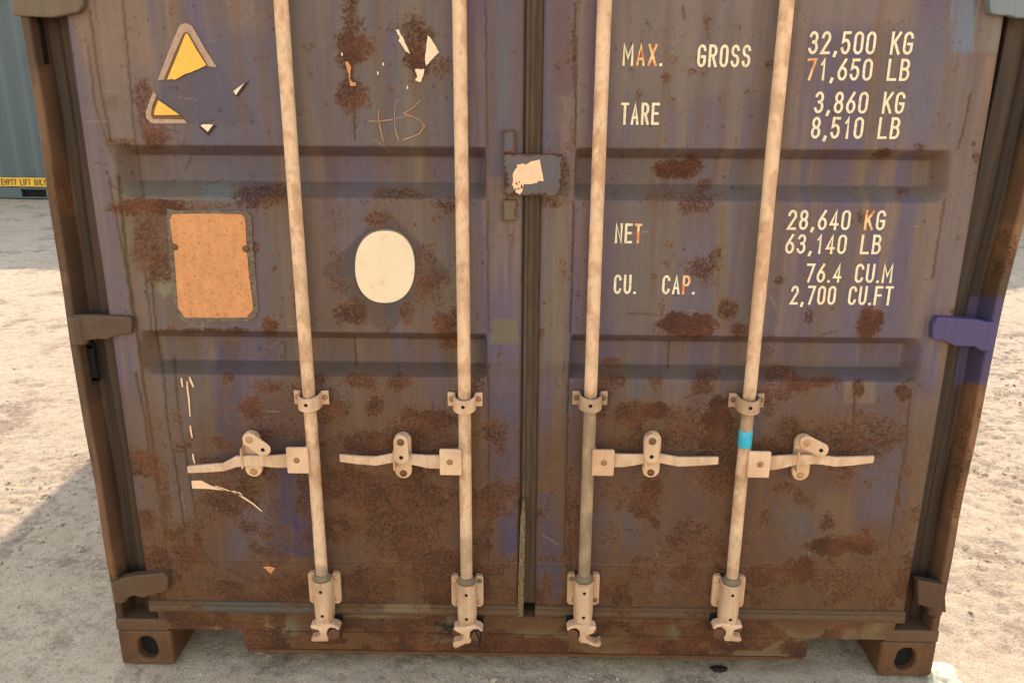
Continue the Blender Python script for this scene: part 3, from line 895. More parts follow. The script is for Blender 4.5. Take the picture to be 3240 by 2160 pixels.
# corner castings
def casting(x_out, sgn, zc0, zc1, y0, y1, name='corner_casting', par=box_root, pf=cast_paint, mt=None):
    mb = MB()
    x0, x1 = (x_out, x_out + cw) if sgn < 0 else (x_out - cw, x_out)
    cx, cz = (x0 + x1) / 2 + (.004 if sgn < 0 else -.004), (zc0 + zc1) / 2
    n = 40; O = []; I = []
    for i in range(n):
        t = 2 * math.pi * i / n
        c, s_ = math.cos(t), math.sin(t)
        k = 1 / max(abs(c) / ((x1 - x0) / 2), abs(s_) / ((zc1 - zc0) / 2))
        O.append(((x0 + x1) / 2 + c * k, (zc0 + zc1) / 2 + s_ * k))
        rx, rz = .031, .041
        pw = 2 / 2.4
        wz = (1.0 if s_ < 0 else .92)
        I.append((cx + rx * math.copysign(abs(c) ** pw, c) * (1.0 if s_ < 0 else .92), cz + rz * math.copysign(abs(s_) ** pw, s_) * wz))
    vs = [(a, y0, b) for a, b in O] + [(a, y0, b) for a, b in I] + [(a, y0 + .028, b) for a, b in I] + [(a, y1, b) for a, b in O]
    fs = []
    for i in range(n):
        j = (i + 1) % n
        fs += [(i, j, n + j, n + i), (n + i, n + j, 2 * n + j, 2 * n + i), (i, 3 * n + i, 3 * n + j, j)]
    fs.append(tuple(range(3 * n, 4 * n)))
    mb.add(vs, fs)
    me = mb.mesh(name); paint(me, pf) if par is box_root else paint(me, pf)
    o = link(name, me, mt or M_frame, par, .008 if par is box_root else .006)
    mb = MB().box(x0 + .02, x1 - .02, y0 + .029, y0 + .1, zc0 + .012, zc1 - .012)
    link('casting_hole', mb.mesh('casting_hole'), M_dark, o)
    return o


for sg, xo in ((-1, -WX), (1, WX)):
    casting(xo, sg, 0, .118, -.002, .176)
    casting(xo, sg, HC - .118, HC, -.002, .176)

# corner posts
for sg in (-1, 1):
    prof = [(0, .10), (0, .004), (.003, 0), (.018, 0), (.0215, .003), (.024, .040), (.029, .072), (.056, .074), (.062, .060), (.095, .058), (.112, .06), (.118, .09)]
    zs = np.linspace(.119, HC - .119, 260)
    a = np.array([p[0] for p in prof]); b = np.array([p[1] for p in prof])
    # refine profile across
    t = np.linspace(0, len(prof) - 1, 56); A = np.interp(t, range(len(prof)), a); B = np.interp(t, range(len(prof)), b)
    AA, ZZ = np.meshgrid(A, zs, indexing='ij'); BB, _ = np.meshgrid(B, zs, indexing='ij')
    flare = 0.0
    if sg > 0:      # the right post is bent outwards above the middle hinge
        flare = .034 * sm(.95, 1.75, ZZ) + .006 * sm(.45, .9, ZZ)
    else:
        flare = .004 * np.exp(-((ZZ - 1.0) / .35) ** 2)
    wob = (vn(ZZ * 5, ZZ * 0, 61) - .5) * .004
    X = sg * (WX + flare + wob - AA) ; Y = BB + (fbm(AA * 60, ZZ * 9, 63, 3) - .5) * .003
    if sg < 0: me = gridmesh('corner_post', X, Y, ZZ)
    else: me = gridmesh('corner_post', X[::-1], Y[::-1], ZZ[::-1])

    def pp(co, px, py, f=flare, s=sg):
        c2 = co.copy()
        if s > 0:
            c2[:, 0] -= .034 * sm(.95, 1.75, co[:, 2]) + .006 * sm(.45, .9, co[:, 2])
        return post_paint(c2, px, py)
    paint(me, pp)
    post = link('corner_post', me, M_steel, box_root, smooth=True)
    if sg > 0: post['label'] = 'post with a patch of purple-blue paint at the middle hinge'


M_blue = steel_mat('blue_paint', rusty=.85, streak=.4, speck=.2)
# hinges: a blade from the post over the door edge, with pin knuckle and lug shadow slot
def hinge(pts, px_pin, py0, py1, c, r, label, slot=None, yb=-.014):
    """pts: photo outline of blade"""
    xz = [at(a, b, yb)[[0, 2]] for a, b in pts]
    mb = MB().prism(xz, yb, DF + .004)
    p0 = at(px_pin, py0, .006); p1 = at(px_pin, py1, .006)
    xm = (p0[0] + p1[0]) / 2
    mb.tube((xm, .006, p1[2]), (xm, .006, p0[2]), .0215, 20)
    me = mb.mesh('hinge'); paint(me, uniform(c, r, .3))
    o = link('hinge', me, M_blue if 'blue' in label else M_frame, box_root, .004)
    o['label'] = label
    if slot:
        sx, sy0, sy1 = slot
        q0 = at(sx, sy0, .044); q1 = at(sx, sy1, .044)
        m2 = MB().box(q1[0] - .009, q1[0] + .009, .034, .05, q1[2], q0[2])
        for e in (q0, q1): m2.tube((q1[0], .034, e[2]), (q1[0], .05, e[2]), .009, 16)
        link('hinge_slot', m2.mesh('hinge_slot'), M_dark, o)
    return o


zz = lambda P, ox, oy, s: [(ox + a / s, oy + b / s) for a, b in P]
hinge(zz([(70, 385), (260, 378), (560, 388), (830, 402), (850, 440), (845, 615), (640, 640), (540, 685), (440, 678), (330, 690), (230, 732), (108, 742)], 200, 900, 3.92), 250, 998, 1086, S(92, 70, 54), .3, 'middle hinge of the left door leaf', (306, 1090, 1200), -.007)
hinge(zz([(350, 402), (840, 440), (960, 470), (1085, 470), (1030, 825), (900, 830), (800, 772), (560, 765), (400, 692), (280, 682), (285, 500)], 2880, 900, 3.92), 3118, 1022, 1104, S(84, 70, 106), -.1, 'purple-blue painted middle hinge')
hinge([(36, 50), (40, -60), (262, -60), (262, 20), (245, 40), (165, 56), (110, 54)], 90, -60, 46, S(112, 94, 74), .25, 'upper hinge of the left door leaf', (140, 60, 196))
hinge(zz([(1310, -200), (1300, 60), (1320, 170), (1420, 190), (1560, 195), (1640, 225), (1800, 230), (1900, -200)], 2800, 0, 3.92), 3290, -60, 56, S(124, 128, 130), -.05, 'upper hinge with pale grey-blue paint')
hinge(zz([(880, 560), (900, 540), (1000, 520), (1215, 500), (1250, 540), (1245, 630), (1200, 645), (1060, 685), (1000, 668), (930, 690), (850, 700), (845, 560)], 0, 1600, 2.352), 380, 1832, 1896, S(98, 72, 52), .3, 'lower hinge of the left door leaf')
hinge([(2905, 1835), (2990, 1850), (2995, 1940), (2960, 1928), (2905, 1912)], 2962, 1850, 1938, S(80, 56, 42), .34, 'lower hinge of the right door leaf')

# small weld plates at the post foot (left), casting cap
for sg in (-1, 1):
    mb = MB().box(sg * WX - (.001 if sg < 0 else .155), sg * WX + (.155 if sg < 0 else .001), -.001, .09, .1185, .158)
    me = mb.mesh('post_foot'); paint(me, uniform(S(96, 70, 52), .34, .3)); link('post_foot', me, M_frame, box_root, .004)

# ------------------------------------------------------------ lock rods
RX = [-.5834, -.1672, .1691, .5887]
RY = -.030
RR = .017
hub_py = [1456, 1462, 1463, 1469]
brk_py = [1256, 1262, 1258, 1265]
low_py = [1857, 1867, 1862, 1869]
cam_py = [1984, 1990, 1988, 1984]
DG = S(150, 122, 94)
dirt = {0: [(1790, 1990, .7, S(128, 110, 88))], 1: [(1700, 1860, .35, S(130, 112, 90))], 2: [(1262, 1830, .92, S(146, 120, 92)), (1620, 1850, .4, S(118, 98, 74))], 3: [(1262, 1372, .85, S(132, 108, 84)), (1700, 1850, .3, S(140, 116, 90))]}  # bands of darker tone along each rod
rodlab = ['far left lock rod', 'second lock rod from the left', 'third lock rod with a darker lower half', 'far right lock rod with a band of blue tape']
HP = [
    (zz([(2165, 790), (2060, 795), (1960, 792), (1860, 790), (1760, 797), (1665, 838), (1530, 848), (1398, 856)], 0, 1120, 2.352), [45, 42, 36, 34, 36, 27, 26, 22], 2.352),
    (zz([(1300, 800), (1180, 797), (1120, 788), (1050, 778), (930, 768), (800, 793), (660, 785), (530, 770)], 850, 1120, 2.352), [45, 43, 38, 34, 30, 29, 27, 24], 2.352),
    (zz([(550, 795), (650, 797), (720, 792), (790, 785), (920, 780), (1060, 806), (1200, 803), (1360, 797)], 1700, 1120, 2.376), [46, 43, 38, 32, 30, 31, 29, 24], 2.376),
    (zz([(715, 1152), (860, 1142), (980, 1125), (1100, 1105), (1380, 1095), (1500, 1105), (1660, 1130), (1900, 1120), (2195, 1095)], 2260, 1200, 4.356), [86, 84, 76, 64, 58, 56, 58, 52, 40], 4.356),
]
cat_p = [(799, 1436), (1275, 1441), (2062, 1438), (2538, 1447)]
piv_p = [(789, 1390), (1268, 1397), (2064, 1394), (2553, 1400)]
piv_a = [50, 0, 0, 62]


def capsule(cx, cz, r0, r1, ang, L, n=14):
    """outline of two circles joined, second at distance L in direction ang (deg from down, ccw to the right)"""
    a = math.radians(ang); d = (math.sin(a), -math.cos(a))
    base = math.atan2(d[1], d[0])
    pts = []
    for i in range(n + 1):
        t = base + math.pi / 2 + math.pi * i / n
        pts.append((cx + r0 * math.cos(t), cz + r0 * math.sin(t)))
    for i in range(n + 1):
        t = base - math.pi / 2 + math.pi * i / n
        pts.append((cx + d[0] * L + r1 * math.cos(t), cz + d[1] * L + r1 * math.sin(t)))
    return pts, (cx + d[0] * L, cz + d[1] * L)


def ring_z(cx, cy, r, z0, z1, t=.006):
    return MB().lathe(cx, cy, [(r, z0), (r + .0015, z0 + .002), (r + .0015, z1 - .002), (r, z1)])


for i, x in enumerate(RX):
    side = -1 if i < 2 else 1
    z_hub = float(at(toP(np.array([x, -.05, 1.0]))[0], hub_py[i], -.050)[2])
    pxr = float(toP(np.array([x, RY, .8]))[0])
    zB = float(at(pxr, brk_py[i], -.006)[2])
    zL = float(at(pxr, low_py[i], -.006)[2])
    zC = float(at(pxr, cam_py[i], -.05)[2])
    # rod: many rings for paint
    n = 28; zs = np.linspace(zL - .03, HC - .07, 420)
    th = np.linspace(0, 2 * math.pi, n + 1)
    T, ZZ = np.meshgrid(th, zs, indexing='ij')
    dent = 1 + (vn(ZZ * 18, T * 0 + i, 33) - .5) * .03
    Xr = x + RR * dent * np.cos(T) + (fbm(ZZ * 1.5, ZZ * 0 + i, 35, 2) - .5) * .003
    Yr = RY + RR * dent * np.sin(T)
    me = gridmesh('lock_rod', Xr, Yr, ZZ)
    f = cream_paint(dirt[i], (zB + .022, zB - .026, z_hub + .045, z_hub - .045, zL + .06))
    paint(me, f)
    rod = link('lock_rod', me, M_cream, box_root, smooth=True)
    rod['label'] = rodlab[i]
    # bearing bracket: strap arched over the rod
    hh = .020
    pl = [(-.047, -.002), (-.028, -.002)]
    A = math.pi
    arcp = [(-.0245, -.012), (-.0245, RY)] + [(.0245 * math.cos(math.pi + math.pi * k / 12) , RY + .0245 * math.sin(math.pi + math.pi * k / 12)) for k in range(1, 12)] + [(.0245, RY), (.0245, -.012)]
    pl = pl + arcp + [(.028, -.002), (.047, -.002)]
    # thick ribbon in plan, extruded in z with the wings taller than nothing: rounded corners by bevel
    t_ = .006
    out = []; inn = []
    PV = [Vector(p) for p in pl]
    for k, p in enumerate(PV):
        a_ = PV[max(k - 1, 0)]; c_ = PV[min(k + 1, len(PV) - 1)]
        d_ = (c_ - a_).normalized(); nn = Vector((d_.y, -d_.x))
        out.append(p + nn * t_); inn.append(p)
    mb = MB(); nv = len(PV); vs = []
    for k in range(nv):
        # cheeks hang a little lower in the middle
        lo = -hh - .004 * math.exp(-((PV[k].x) / .02) ** 2); hi = hh - .006 * math.exp(-((PV[k].x) / .022) ** 2)
        for q in (inn[k], out[k]):
            vs += [(x + q.x, q.y, zB + lo), (x + q.x, q.y, zB + hi)]
    fs = [(0, 1, 3, 2), (4 * nv - 4, 4 * nv - 2, 4 * nv - 1, 4 * nv - 3)]
    for k in range(nv - 1):
        a4, b4 = 4 * k, 4 * k + 4
        fs += [(a4, a4 + 1, b4 + 1, b4), (a4 + 2, b4 + 2, b4 + 3, a4 + 3), (a4, b4, b4 + 2, a4 + 2), (a4 + 1, a4 + 3, b4 + 3, b4 + 1)]
    mb.add(vs, fs)
    me = mb.mesh('rod_bracket'); paint(me, cream_paint([(0, 3000, .8 if i >= 2 else .15, S(146, 118, 90))]))
    br = link('rod_bracket', me, M_cream, rod, .003)
    for s2 in (-1, 1):
        m2 = MB().dome(x + s2 * .0365, -.0075, zB + .001, .0085, .006)
        me = m2.mesh('bolt'); paint(me, uniform(S(164, 112, 74) if i < 2 else S(118, 84, 58), .18)); link('bolt', me, M_cream, rod, smooth=True)
    m2 = MB().tube((x - .002, RY - .0312, zB - .002), (x - .002, RY - .024, zB - .002), .0048, 14)
    link('bolt_hole', m2.mesh('bolt_hole'), M_dark, rod)
    # handle hub: plate clamped to the rod
    hx0 = x + side * .008; hx1 = x + side * .068
    mb = MB().box(min(hx0, hx1), max(hx0, hx1), RY - .024, RY - .012, z_hub - .0385, z_hub + .0385)
    mb.box(x + side * .014 - .006, x + side * .014 + .006, RY - .0115, RY + .012, z_hub - .036, z_hub + .036)
    me = mb.mesh('handle_hub'); paint(me, cream_paint()); hub = link('handle_hub', me, M_cream, rod, .004)
    m2 = MB().dome(x + side * .040, RY - .024, z_hub + .002, .009, .003)
    me = m2.mesh('hub_pin'); paint(me, uniform(S(150, 108, 76), .2)); link('hub_pin', me, M_cream, rod, smooth=True)
    # handle
    pts, hws, sc = HP[i]
    dep = np.interp(np.linspace(0, 1, len(pts)), [0, .25, .5, .7, 1], [-.034, -.034, -.030, -.040, -.052])
    path = []; H = []
    P0 = []
    for (a_, b_), y_, h_ in zip(pts, dep, hws):
        w_ = at(a_, b_, y_); P0.append(w_); H.append(h_ / sc * .83 / 1000 / (.862 * .724) * .5 * 2 * .5)
    # densify with smooth interpolation
    P0 = np.array(P0); tt = np.arange(len(P0)); T2 = np.linspace(0, len(P0) - 1, 50)

    def cat(arr):
        o_ = []
        for t in T2:
            k = min(int(t), len(arr) - 2); u = t - k; u2 = u * u * (3 - 2 * u) * .5 + u * .5
            o_.append(arr[k] * (1 - u2) + arr[k + 1] * u2)
        return np.array(o_)
    Pd = cat(P0); Hd = cat(np.array([h / sc / 1.3776 / .84 / .82 / 1000 for h in hws]))
    start = Pd[0].copy(); start[0] = x + side * .05
    Pd = np.vstack([start, Pd]); Hd = np.concatenate([[Hd[0]], Hd])
    mb = MB().sweep([tuple(p) for p in Pd], list(Hd), .010)
    me = mb.mesh('handle'); paint(me, cream_paint([(0, 3000, .18, S(170, 150, 130))]))
    hd = link('handle', me, M_cream, rod, .0025)
    # knurled grip: small raised beads on the last third
    if i > 0:
        m2 = MB()
        e = Pd[-1]; s_ = Pd[int(len(Pd) * .70)]; e = e * .94 + s_ * .06
        nb = 22
        for k in range(nb):
            f_ = k / (nb - 1); p = s_ * (1 - f_) + e * f_; hwk = np.interp(.70 + .3 * f_, np.linspace(0, 1, len(Hd)), Hd)
            for q in (-.5, 0, .5):
                m2.dome(p[0], p[1] - .0048, p[2] + q * hwk * 1.3, .0022, .0014, 6)
        me = m2.mesh('grip_beads'); paint(me, uniform(S(214, 180, 138))); link('grip_beads', me, M_cream, rod, smooth=True)
    # handle catch: base plate, pivoting cover
    cx_, cz_ = at(cat_p[i][0], cat_p[i][1], -.008)[[0, 2]]
    o1, _c = capsule(cx_, cz_ + .044, .0235, .0235, 0, .088)
    mb = MB().prism(o1, -.012, DF - .004)
    mb.box(cx_ - .023, cx_ - .0175, -.042, -.0125, cz_ - .030, cz_ + .030)
    me = mb.mesh('handle_catch'); paint(me, cream_paint()); kc = link('handle_catch', me, M_cream, rod, .003)
    px_, pz_ = at(piv_p[i][0], piv_p[i][1], -.050)[[0, 2]]
    o2, (lx, lz) = capsule(px_, pz_, .0195, .0205, piv_a[i], .045)
    yb = -.054 if piv_a[i] == 0 else -.052
    mb = MB().prism(o2, yb, yb + .007)
    mb.tube((px_, yb + .007, pz_), (px_, -.010, pz_), .0085, 14)
    me = mb.mesh('catch_cover'); paint(me, cream_paint([(0, 3000, .12, S(160, 140, 120))])); link('catch_cover', me, M_cream, rod, .003)
    m2 = MB()
    rc = S(110, 74, 46) if i in (1, 2) else S(180, 132, 92)
    for bx, by, bz, bh in ((px_, yb, pz_, .004), (cx_, -.012, cz_ - .052, .006)):
        m2 = MB().dome(bx, by, bz, .0105, bh)
        me = m2.mesh('catch_bolt'); paint(me, uniform(rc, .3 if i in (1, 2) else 0)); link('catch_bolt', me, M_cream, rod, smooth=True)
    m2 = MB().tube((lx, yb - .0006, lz), (lx, yb + .003, lz), .0055, 16)
    link('lock_hole', m2.mesh('lock_hole'), M_dark, rod)
    # lower guide bracket
    hw_, ht_, hb_ = .0465, .052, .052
    outl = [(-hw_, ht_ - .008), (-hw_ + .006, ht_), (-.026, ht_), (-.022, ht_ - .012), (.022, ht_ - .012), (.026, ht_), (hw_ - .006, ht_), (hw_, ht_ - .008),
            (hw_, -hb_ + .008), (hw_ - .008, -hb_), (.028, -hb_), (-.028, -hb_), (-hw_ + .008, -hb_), (-hw_, -hb_ + .008)]
    mb = MB().prism([(x + a_, zL + b_) for a_, b_ in outl], -.010, DF - .003)
    # sleeve: half round housing
    ns = 18; top = []; zt0, zt1 = zL + .044, zL - .088
    vs = []
    for zc_, rad, bk in ((zt0, .0265, 0), (zt0 - .012, .0265, 0), (zL - .05, .0265, 0), (zt1 + .008, .0255, 0), (zt1, .0245, 0)):
        for k in range(ns + 1):
            t = math.pi + math.pi * k / ns
            yy = RY + rad * math.sin(t)
            vs.append((x + rad * 1.04 * math.cos(t), yy if 0 < k < ns else RY, zc_))
        vs.append((x + rad * 1.06, -.0105, zc_)); vs.append((x - rad * 1.06, -.0105, zc_))
    m_ = ns + 3; fs = []
    for r_ in range(4):
        for k in range(m_):
            fs.append((r_ * m_ + k, r_ * m_ + (k + 1) % m_, (r_ + 1) * m_ + (k + 1) % m_, (r_ + 1) * m_ + k))
    fs += [tuple(range(m_)), tuple(range(4 * m_, 5 * m_))[::-1]]
    mb.add(vs, fs)
    me = mb.mesh('guide_bracket'); paint(me, cream_paint([(0, 3000, .2, S(150, 122, 96))], (zL - .088, zL + .05))); gb = link('guide_bracket', me, M_cream, rod, .0025)
    for k, (a_, b_) in enumerate([(-.036, .036), (.036, .036), (-.036, -.034), (.036, -.034)]):
        m2 = MB().dome(x + a_, -.010, zL + b_, .0078, .0055)
        cc_ = S(120, 92, 64) if (i, k) in ((1, 1), (2, 0), (2, 3)) else S(196, 148, 104)
        me = m2.mesh('bolt'); paint(me, uniform(cc_, .1)); link('bolt', me, M_cream, rod, smooth=True)
    for b_ in (.018, -.062):
        m2 = MB().tube((x, RY - .0272, zL + b_), (x, RY - .02, zL + b_), .0046, 14)
        link('guide_hole', m2.mesh('guide_hole'), M_dark, rod)
    m2 = MB().lathe(x, RY, [(.0172, zt0 + .020), (.022, zt0 + .016), (.0245, zt0 + .006), (.0245, zt0 + .001)])
    me = m2.mesh('rod_collar'); paint(me, uniform(S(120, 100, 78), .15, .3)); link('rod_collar', me, M_cream, rod, smooth=True)
    # cam at the rod's foot
    zt2 = zt1 - .0008
    cz = zC
    mb = MB().lathe(x, RY, [(.0255, zt2 - .001), (.0265, zt2 - .008), (.0225, zt2 - .013), (.0190, zt2 - .018), (.0188, cz + .030), (.0215, cz + .018), (.0215, cz + .004), (.017, cz - .002)])
    me = mb.mesh('rod_foot'); paint(me, cream_paint(None, (cz,))); link('rod_foot', me, M_cream, rod, smooth=True)
    k_ = 1 if side < 0 else -1
    camo = [(-.036, .000), (-.038, .008), (-.026, .012), (-.012, .008), (.004, .014), (.022, .016), (.040, .010), (.048, .000), (.044, -.006), (.034, .002), (.020, .004), (.010, -.006), (.009, -.024),
            (.014, -.034), (.010, -.044), (-.008, -.044), (-.034, -.046), (-.040, -.038), (-.030, -.030), (-.016, -.028), (-.010, -.020), (-.014, -.006)]
    if i == 1: camo[-7:] = [(-.004, -.046), (-.024, -.058), (-.036, -.062), (-.042, -.050), (-.034, -.040), (-.014, -.036), (-.010, -.018)][:7]
    if i == 2: camo = [(a_, b_) for a_, b_ in camo[:14]] + [(.006, -.046), (-.010, -.046), (-.030, -.056), (-.048, -.060), (-.054, -.050), (-.052, -.040), (-.046, -.042), (-.040, -.048), (-.026, -.044), (-.012, -.034), (-.010, -.022), (-.030, -.012), (-.034, -.002)]
    mb = MB().prism([(x + k_ * a_, cz + b_) for a_, b_ in camo], RY - .026, RY + .008)
    me = mb.mesh('locking_cam'); paint(me, cream_paint([(2005, 2300, .35, S(150, 104, 66))])); link('locking_cam', me, M_cream, rod, .005)
    # keeper welded on the sill
    mb = MB()
    kx = x + k_ * .030
    mb.tube((kx, -.058, cz - .018), (kx, -.002, cz - .018), .0165, 22)
    mb.box(x - .046, x + .046, -.020, -.0025, cz - .045, cz - .034)
    mb.tube((x - k_ * .032, -.030, cz - .020), (x - k_ * .032, -.002, cz - .020), .013, 18)
    me = mb.mesh('cam_keeper'); paint(me, uniform(S(104, 66, 44), .42)); link('cam_keeper', me, M_frame, box_root, .003)
    mb = MB().box(min(x + k_ * .012, x + k_ * .047), max(x + k_ * .012, x + k_ * .047), -.006, -.0022, cz - .014, cz + .012)
    link('keeper_recess', mb.mesh('keeper_recess'), M_dark, box_root, .002)
    if i == 3:
        za = float(at(pxr, 1368, RY - .017)[2]); zb = float(at(pxr, 1420, RY - .017)[2])
        mb = MB().lathe(x, RY, [(.0181, zb), (.0184, zb + .002), (.0183, (za + zb) / 2), (.0186, za - .001), (.0181, za)])
        link('tape_band', mb.mesh('tape_band'), M_tape, rod, smooth=True)

# ------------------------------------------------------------ lettering on the right leaf
YL = DF - .0032
TX = [
    ('MAX.', 1969, 2096, 139, 209, 'crrc'), ('GROSS', 2205, 2373, 141, 213, 'ccccc'), ('TARE', 1963, 2085, 325, 395, 'cccc'),
    ('32,500 KG', 2556, 2886, 99, 172, 'ccccccccc'), ('71,650 LB', 2549, 2875, 185, 255, 'rcccccccc'), ('3,860 KG', 2574, 2859, 290, 359, 'cccccccc'), ('8,510 LB', 2564, 2844, 370, 439, 'cccccccc'),
    ('NET', 1945, 2030, 707, 770, 'ccr'), ('CU.', 1941, 2012, 869, 930, 'ccc'), ('CAP.', 2094, 2198, 871, 931, 'ccrc'),
    ('28,640 KG', 2490, 2798, 664, 727.5, 'cccccccrc'), ('63,140 LB', 2483, 2785, 741, 803, 'ccccccccc'), ('76.4 CU.M', 2548, 2821, 834, 894, 'ccccccccc'), ('2,700 CU.FT', 2499, 2821, 904, 964, 'ccccccccccc'),
]
def skin(mb_, g, side):
    vv = np.array(mb_.v); ys = DF + door_depth(vv[:, 0], vv[:, 2], g, side)
    mb_.v = [(a, float(q) - .0012 + (b - YL), c) for (a, b, c), q in zip(mb_.v, ys)]
    return mb_


def text_words(D, t, x0, x1, z0, h, y, dz, cs):
    tot = sum(ADV.get(c, 1.0) for c in t) - .22
    u = (x1 - x0) / tot; x = 0.0; i = 0
    for w in t.split(' '):
        n_ = len(w); ww = sum(ADV.get(c, 1.0) for c in w)
        D = {'c': MB(), 'r': MB()}
        a = x0 + x * u; b = x0 + (x + ww - .22) * u
        text_mesh(D, w, a, b, z0 + dz * (a - x0) / (x1 - x0), h, y, dz=dz * (b - a) / (x1 - x0), colors=cs[i:i + n_], sw=.122)
        if D['c'].v: link('lettering', skin(D['c'], gR, 1).mesh('lettering'), M_letter, doorR)
        if D['r'].v: link('stained_lettering', skin(D['r'], gR, 1).mesh('stained_lettering'), M_letter_rust, doorR)
        x += ww + 1.0; i += n_ + 1


for t, a, b, y0, y1, cs in TX:
    D = {'c': MB(), 'r': MB()}
    A_ = at(a, y1, YL); B_ = at(b, y1 + (b - a) * .006, YL); T_ = at(a, y0, YL)
    text_words(D, t, A_[0], B_[0], A_[2], T_[2] - A_[2], YL, B_[2] - A_[2], cs)


# ------------------------------------------------------------ stickers, patches
def decal(name, pts, mat, par, y=DF - .003, th=.0006, jag=0.0, label=None):
    Q = []
    n = len(pts)
    for k in range(n):
        a_, b_ = pts[k], pts[(k + 1) % n]
        L = math.hypot(b_[0] - a_[0], b_[1] - a_[1]); m_ = max(1, int(L / 4.5)) if jag else 1
        for q in range(m_):
            f_ = q / m_
            Q.append((a_[0] + (b_[0] - a_[0]) * f_ + (random.uniform(-jag, jag) if jag and q else 0), a_[1] + (b_[1] - a_[1]) * f_ + (random.uniform(-jag, jag) if jag and q else 0)))
    xz = [at(p[0], p[1], y)[[0, 2]] for p in Q]
    mb = MB().prism(xz, y, y + th)
    o = link(name, mb.mesh(name), mat, par)
    if label: o['label'] = label
    return o


def Pz(pts, ox, oy, s): return [(ox + a / s, oy + b / s) for a, b in pts]


k1 = (400, 50, 3.136)
decal('sticker_edge', Pz([(310, 640), (440, 300), (520, 110), (545, 85), (590, 75), (640, 95), (665, 125), (780, 330), (890, 500), (880, 512), (805, 502), (790, 500), (640, 560), (480, 636), (372, 634)], *k1), M_pink, doorL, DF - .0030, jag=.6)
decal('sticker_border', Pz([(372, 630), (470, 390), (565, 175), (585, 163), (612, 170), (628, 190), (806, 492), (790, 502), (640, 560), (480, 636), (400, 636)], *k1), M_brownd, doorL, DF - .0038)
decal('yellow_sticker', Pz([(402, 636), (500, 400), (586, 182), (606, 182), (690, 330), (792, 492), (760, 508), (640, 562), (590, 575), (480, 636), (440, 628)], *k1), M_yellow, doorL, DF - .0046, jag=.5, label='torn upper piece of a yellow warning triangle')
decal('sticker_edge', Pz([(265, 752), (300, 790), (262, 880), (245, 960), (262, 1022), (575, 1030), (605, 1068), (270, 1070), (232, 1056), (193, 1010), (190, 955)], *k1), M_pink, doorL, DF - .0030, jag=.6)
decal('sticker_border', Pz([(296, 800), (318, 838), (528, 984), (572, 1028), (270, 1024), (248, 1000), (245, 960)], *k1), M_brownd, doorL, DF - .0038)
decal('yellow_sticker', Pz([(316, 838), (526, 984), (275, 986), (276, 950)], *k1), M_yellow, doorL, DF - .0046, label='torn lower corner of a yellow warning triangle')
decal('sticker_scrap', Pz([(1225, 643), (1105, 806), (1076, 792), (1140, 700)], *k1), M_black, doorL, DF - .0030)
decal('sticker_scrap', Pz([(1166, 672), (1060, 750), (1088, 788)], *k1), M_white, doorL, DF - .0038, jag=.7)
decal('sticker_scrap', Pz([(718, 1102), (740, 1092), (806, 1140), (866, 1084), (892, 1088), (815, 1190)], *k1), M_black, doorL, DF - .0030)
decal('sticker_scrap', Pz([(735, 1092), (760, 1078), (862, 1080), (805, 1152)], *k1), M_white, doorL, DF - .0038, jag=.7)
k2 = (850, 0, 2.352)
decal('paint_scrap', Pz([(945, 224), (970, 222), (980, 252), (1000, 285), (1052, 400), (1022, 385), (965, 302), (976, 285)], *k2), M_white, doorL, jag=1.1)
decal('paint_scrap', Pz([(1185, 265), (1202, 280), (1240, 340), (1270, 390), (1220, 440), (1170, 495), (1163, 440), (1175, 330)], *k2), M_white, doorL, jag=1.1)
decal('paint_scrap', Pz([(1085, 515), (1160, 515), (1150, 570), (1130, 615), (1090, 600), (1107, 570)], *k2), M_white, doorL, jag=1.2)
decal('paint_scrap', Pz([(568, 462), (590, 460), (612, 500), (605, 580), (618, 612), (650, 618), (648, 640), (607, 640), (596, 560)], *k2), M_orange, doorL, jag=.5)
for a, b in ((852, 478), (812, 545), (1032, 652), (1480 * 0 + 545, 405)):
    decal('paint_fleck', Pz([(a - 6, b - 12), (a + 5, b - 10), (a + 7, b + 10), (a - 3, b + 13)], *k2), M_white, doorL)
mb = MB()
for st in ([(820, 815), (815, 870), (830, 950), (855, 1060)], [(745, 900), (800, 905), (925, 890)], [(968, 745), (945, 770), (935, 850), (938, 930), (950, 1000), (970, 1045)], [(1130, 745), (1080, 800), (1005, 845), (1060, 865), (1120, 890), (1160, 940), (1120, 1000), (1000, 1042)]):
    q = [tuple(at(850 + a / 2.352, b / 2.352, DF - .003)[[0, 2]]) for a, b in st]
    ribbon(mb, q, [.0030 * random.uniform(.4, 1.3) for _ in q], DF - .003 - .0004 * len(mb.f) * .05)
link('chalk_mark', mb.mesh('chalk_mark'), M_chalk, doorL)
k3 = (0, 560, 2.352)
decal('plate_frame', Pz([(1240, 235), (1310, 250), (1780, 250), (1850, 265), (1872, 310), (1880, 500), (1925, 980), (1900, 1050), (1840, 1075), (1370, 1078), (1320, 1040), (1300, 980), (1262, 600), (1240, 320)], *k3), flat_mat('frame_residue', S(112, 96, 80), .7, .3, 50, dirt=S(84, 56, 38), dthr=.56), doorL, DF - .0035, .003, jag=1.2)
decal('orange_plate', Pz([(1285, 275), (1550, 273), (1795, 278), (1825, 310), (1832, 480), (1850, 700), (1885, 985), (1835, 1045), (1600, 1047), (1375, 1045), (1325, 975), (1300, 600), (1263, 315)], *k3), M_orange, doorL, DF - .0055, .001, jag=.8, label='faded orange data plate with clipped corners')
for a, b in ((1300, 522), (1828, 535)):
    q = at(a / 2.352, 560 + b / 2.352, DF - .006)
    m2 = MB().dome(q[0], q[1], q[2], .009, .004); link('rivet', m2.mesh('rivet'), M_brownd, doorL)
k4 = (850, 560, 2.352)
ov = []
